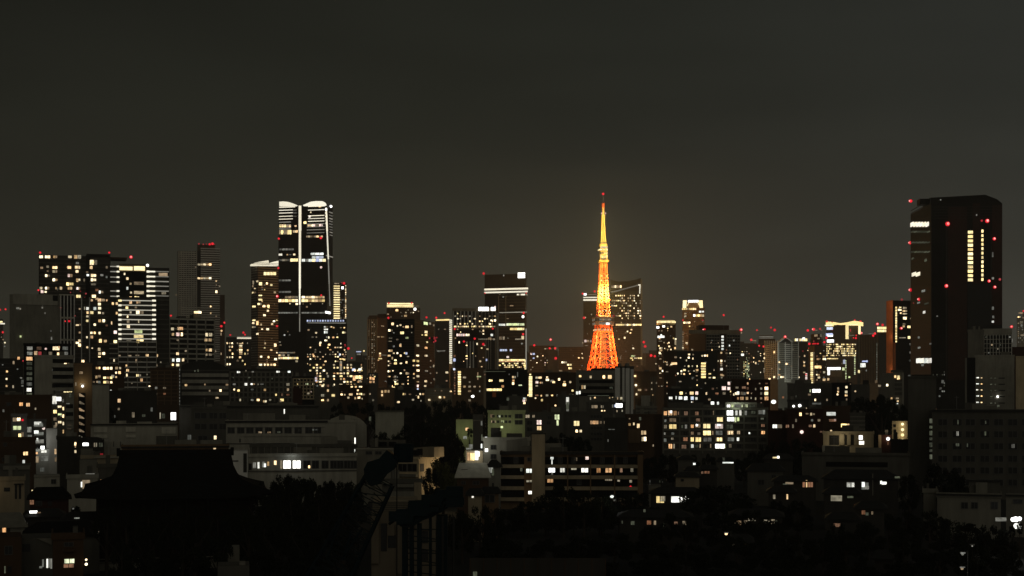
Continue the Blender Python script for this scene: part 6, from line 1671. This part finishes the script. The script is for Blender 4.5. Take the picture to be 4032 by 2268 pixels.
street_lamp('N3', 1580, 690, 305, .2, 'faint lamp just under the small white one at the grove edge', 0, 'm')
street_lamp('M5', 1510, 485, 700, 1.5, 'left one of two bright white street lamps right of the lit apartments', 0, 'W')
street_lamp('M5', 1568, 478, 700, 1.6, 'right one of two bright white street lamps right of the lit apartments', 0, 'W')
street_lamp('M5', 1318, 440, 720, 1.3, 'cool white street lamp under the red brown window grid', 0, 'c')
street_lamp('M4', 148, 388, 900, 1.1, 'white street lamp below the vertical row of gold stair windows', 0, 'W')

# ---------------------------------------------------------------- trees
def crown_mesh(name, seed, n, shape, leaf, mat):
    """a crown of leaf clumps: unit height 1, radius about 0.5; gaps between the clumps"""
    rg = random.Random(seed)
    cl_ = []
    for i in range(32):
        z = rg.uniform(.28, .95)
        if shape == 'cone':
            rad = .42 * (1.05 - z) + .03
        elif shape == 'wide':
            rad = .52 * math.sqrt(max(.05, 1 - ((z - .5) / .5) ** 2))
        else:
            rad = .44 * math.sqrt(max(.04, 1 - ((z - .6) / .42) ** 2))
        a = rg.uniform(0, 6.283)
        q = rad * math.sqrt(rg.uniform(.2, 1))
        cl_.append((q * math.cos(a), q * math.sin(a), z, rg.uniform(.09, .17)))
    v, f = [], []
    for i in range(n):
        cx_, cy_, cz_, r_ = rg.choice(cl_)
        while True:
            p = Vector((rg.uniform(-1, 1), rg.uniform(-1, 1), rg.uniform(-1, 1)))
            if p.length < 1:
                break
        c = Vector((cx_, cy_, cz_)) + Vector((p.x, p.y, p.z * .8)) * r_
        u = Vector((rg.gauss(0, 1), rg.gauss(0, 1), rg.gauss(0, 1))).normalized()
        w_ = u.cross(Vector((rg.gauss(0, 1), rg.gauss(0, 1), rg.gauss(0, 1)))).normalized()
        s_ = leaf * rg.uniform(.6, 1.3)
        k = len(v)
        v += [c - u * s_, c - w_ * s_ * .5, c + u * s_, c + w_ * s_ * .5]
        f.append((k, k + 1, k + 2, k + 3))
    me = bpy.data.meshes.new(name)
    me.from_pydata([tuple(x) for x in v], [], f)
    me.materials.append(M[mat])
    return me


def trunk_mesh(seed):
    rg = random.Random(seed)
    mb = MB().bar((0, 0, 0), (0, 0, .45), .028, .018, 8)
    for i in range(6):
        a = i * 1.05 + rg.uniform(-.3, .3)
        mb.bar((0, 0, .22 + .04 * i), (.25 * math.cos(a), .25 * math.sin(a), .55 + .05 * i), .011, .003, 5)
    mb.bar((0, 0, .45), (0.02, 0, .85), .018, .004, 6)
    me = bpy.data.meshes.new('trunk')
    me.from_pydata(mb.v, [], mb.f)
    me.materials.append(M['bark'])
    return me


CROWN = {'round': [crown_mesh('crown_round', i, 3600, 'round', .034, 'leaf') for i in range(3)],
         'wide': [crown_mesh('crown_wide', 10 + i, 4000, 'wide', .032, 'leaf') for i in range(3)],
         'cone': [crown_mesh('crown_cone', 20 + i, 3000, 'cone', .032, 'leaf') for i in range(2)],
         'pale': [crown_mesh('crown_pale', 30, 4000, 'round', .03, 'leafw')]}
TRUNK = [trunk_mesh(i) for i in range(3)]
tr_ = random.Random(4)


def tree(px, py, d, wpx, label, group=None, kind='round', base=None):
    """top at photo pixel (px, py), crown wpx photo pixels wide"""
    p = P(px, py, d)
    zb = gz(d) if base is None else base
    h = max(3.0, p.z - zb)
    wd = wpx / F * d
    o = empty('tree', (p.x, d, zb), label, 'tree', group, tr_.uniform(0, 6.28))
    hh = h if h < wd * 1.7 else wd * 1.7              # crown no taller than it may be for its width
    t = bpy.data.objects.new('trunk', tr_.choice(TRUNK))
    c = bpy.data.objects.new('crown', tr_.choice(CROWN[kind]))
    for q in (t, c):
        C.objects.link(q)
        q.parent = o
    t.scale = (h, h, h)
    c.scale = (wd * .82, wd * .82, hh * .89)
    c.location = (0, 0, h - hh)
    return o


def row(txt, d, label, group, kind='round', **kw):
    for v, k in nums(txt):
        tree(v[0], v[1], (v[3] if len(v) > 3 else d) + tr_.uniform(-6, 6), v[2], label, group, k or kind, **kw)


row('1620 1585 80;1665 1575 90;1710 1566 100;1760 1560 110;1815 1562 110;1865 1570 100;1910 1585 90;1950 1590 90;1330 1578 70;1390 1576 80;1450 1574 90;1510 1580 80;1560 1592 70;1640 1610 90;1740 1610 110;1850 1615 100', 700,
    'dark leafy tree on the black wooded rise behind the pale box building', 'trees on the wooded rise', 'wide')
row('1600 1660 110;1660 1650 120;1720 1660 120;1780 1690 110;1620 1720 130;1700 1730 120;1760 1740 100;1500 1690 90;1550 1700 100;1800 1720 70', 480,
    'dark leafy tree in the black thicket left of the glowing doorway', 'trees of the thicket', 'wide')
row('2160 1705 90;2210 1690 100;2260 1700 90;2300 1720 80;2120 1690 60', 520, 'dark tree behind the corridor apartments', 'trees behind the corridor apartments', 'round')
row('1700 1695 40 560;1745 1700 50 560;1850 1680 30 560', 560, 'small dark tree before the green lit low wall', 'trees before the green wall')
row('3355 1565 110;3400 1550 120;3450 1540 130;3500 1555 120;3540 1580 110;3330 1600 100;3560 1600 100;3290 1590 80;3420 1610 150;3500 1620 130;3380 1640 120;3460 1670 120;3540 1650 90;3320 1650 90;3400 1700 120;3480 1730 100', 680,
    'dark tree of the black grove below the plain dark block', 'trees of the middle grove', 'wide')
tree(3472, 1538, 660, 70, 'pointed dark tree standing highest in the middle grove', None, 'cone')
row('3060 1720 120;3120 1715 120;3180 1725 130;3010 1740 100;3230 1750 110;3090 1760 140;3190 1780 130;2960 1770 90;3140 1800 120', 520, 'dark tree between the lit apartments and the cream pilaster house', 'trees right of the lit apartments', 'wide')
row('2560 1790 90;2600 1775 80;2660 1775 80;2720 1780 90;2790 1775 80;2860 1790 90;2930 1790 100;2540 1830 100;2650 1830 90;2760 1850 110', 500, 'dark garden tree below the lit apartments', 'trees below the lit apartments', 'round')
tree(1745, 1792, 352, 150, 'leafy tree lit pale olive on one side beside the cream apartments', None, 'pale')
tree(1695, 1830, 345, 90, 'dark leafy tree in front of the lit cream apartments', None, 'round')
tree(2815, 1895, 310, 330, 'big round black tree in the centre right of the grove', None, 'wide')
tree(3705, 1810, 330, 190, 'big black tree in front of the dim school block', None, 'wide')
tree(3770, 1850, 325, 120, 'black tree right of the big one in front of the school block', None, 'round')
tree(3580, 1855, 330, 110, 'black tree left of the big one in front of the school block', None, 'round')
row('2000 2000 150;2080 1960 170;2150 1935 160;2220 1890 170;2300 1920 150;2370 1935 160;2440 1925 150;2510 1925 160;2580 1985 110 290;2060 2010 160;2160 2010 180;2260 1990 180;2360 1990 170;2460 2000 170;2560 2060 110 270;1950 2040 140;2640 2010 80 270;2720 2030 80 270', 305,
    'black leafy tree along the top of the unlit grove below the corridor apartments', 'trees of the foreground grove', 'wide')
row('2850 2010 200 270;2960 1995 170 280;3060 1960 130 300;3140 1960 130 300;2900 2100 220 240;3020 2110 200 235;3150 2100 180 235;3240 2110 150 230;3330 2080 160 245;3420 2040 150 262;3500 2010 150 275;3570 2000 140 280;3660 2000 150 275;3740 2030 170 262;3820 2045 150 255;3890 2055 120 250;3960 2110 160 238;3560 2110 200 232;3700 2120 200 228;3830 2130 200 226;2700 2130 220 232;2560 2120 220 236;2420 2090 220 245;2280 2100 220 242;2140 2110 210 240;2000 2110 190 240;1930 2140 150 236;2100 2190 260 215;2350 2190 260 215;2600 2190 260 215;2850 2190 260 212;3100 2190 260 212;3350 2195 260 212;3600 2200 260 210;3950 2200 200 215;3296 2048 110 252;3390 2050 90 252;1890 1975 140 262;1820 1990 130 258;1760 2010 110 255;1950 1985 120 270;2700 2050 60 262;2610 2052 60 262;2960 2050 80 262;3060 2040 80 262', 250,
    'black leafy tree in the unlit grove filling the lower right foreground', 'trees of the foreground grove', 'wide')
row('1010 1885 140 270;1090 1874 150 290;1130 1866 120 296;1170 1862 150 300;1210 1868 130 296;1250 1872 150 300;1290 1874 130 298;1330 1876 150 300;1370 1880 120 296;1400 1890 120 290;1050 1930 160 250;1150 1930 170 250;1260 1935 170 250;1350 1950 150 250;980 2000 180 225;1100 2020 200 220;1220 2040 200 215;1330 2070 180 210;860 2080 200 208;720 2100 200 206;600 2110 180 205;480 2120 150 205;420 1985 110 232;500 1990 120 232;590 1985 130 231;680 1990 130 233;770 1985 130 232;860 1988 130 231;950 1985 130 233;1040 1985 120 236', 280,
    'black leafy tree in the dark temple garden', 'trees of the temple garden', 'wide')
tree(1115, 1852, 330, 120, 'dark tree faintly lit by the bright classroom windows', None, 'wide')
row('4015 2056 34 261;3985 2066 36 262;3950 2075 60 260', 262, 'leafy branch tree half hiding the bright street lamp', 'trees at the bright lamp', 'round')
row('150 1990 60 300;240 2010 70 280;300 1985 60 290;200 1870 60 350;330 1865 60 350;430 1850 50 350', 300, 'small dark garden tree among the houses at the lower left', 'garden trees at the lower left', 'round')
row('460 1560 60 650;500 1550 60 650;560 1570 70 650;455 1640 40 560;340 1425 60 820;300 1430 60 830;430 1600 40 600', 640, 'dark tree among the apartment houses on the left', 'trees among the left houses', 'round')
row('3260 1830 100;3330 1840 90;3200 1850 110;3160 1870 100;3480 1830 60', 430, 'dark tree beside the long hall with the ribbon window', 'trees at the ribbon window hall', 'wide')

for b in ALL:
    b.settle()
    kinds_ = {q.name.split('.')[0] for q in b.root.children}
    if 290 < b.d < 900 and not kinds_ & {'parapet', 'roof', 'arched_roof', 'vaulted_roof', 'domed_roof', 'sloped_roof', 'plant_room', 'wall_joint'} and b.u1 - b.u0 > 8 and b.dep > 5:
        b.clutter(4)
    if 780 <= b.d <= 2400 and not any(t in b.root['label'] for t in ('grey office', 'blank', 'square concrete', 'horizontal floor', 'wide gold')) and b.root.name.split('.')[0] in ('apartment_house', 'apartment_block', 'office_block', 'apartment_tower', 'residential_tower', 'led_crown_tower', 'column_tower', 'round_crown_tower', 'crown_tower', 'slab_tower', 'crown_block', 'sail_tower'):
        b.sprinkle(26)
# ---------------------------------------------------------------- haze over the city
hb = MB().box(-2600, 2600, -60, 4600, -29, 345)
hm, N, L = new_mat('city_haze')
o_ = N('ShaderNodeOutputMaterial')
v_ = N('ShaderNodeVolumePrincipled')
v_.inputs['Color'].default_value = (0.92, 0.90, 0.86, 1)
v_.inputs['Density'].default_value = HAZE_DENSITY
v_.inputs['Anisotropy'].default_value = 0.0
L(v_.outputs[0], o_.inputs['Volume'])
hz = tag(hb.build('haze', hm), 'thin night haze over the whole city', 'haze', kind='stuff')
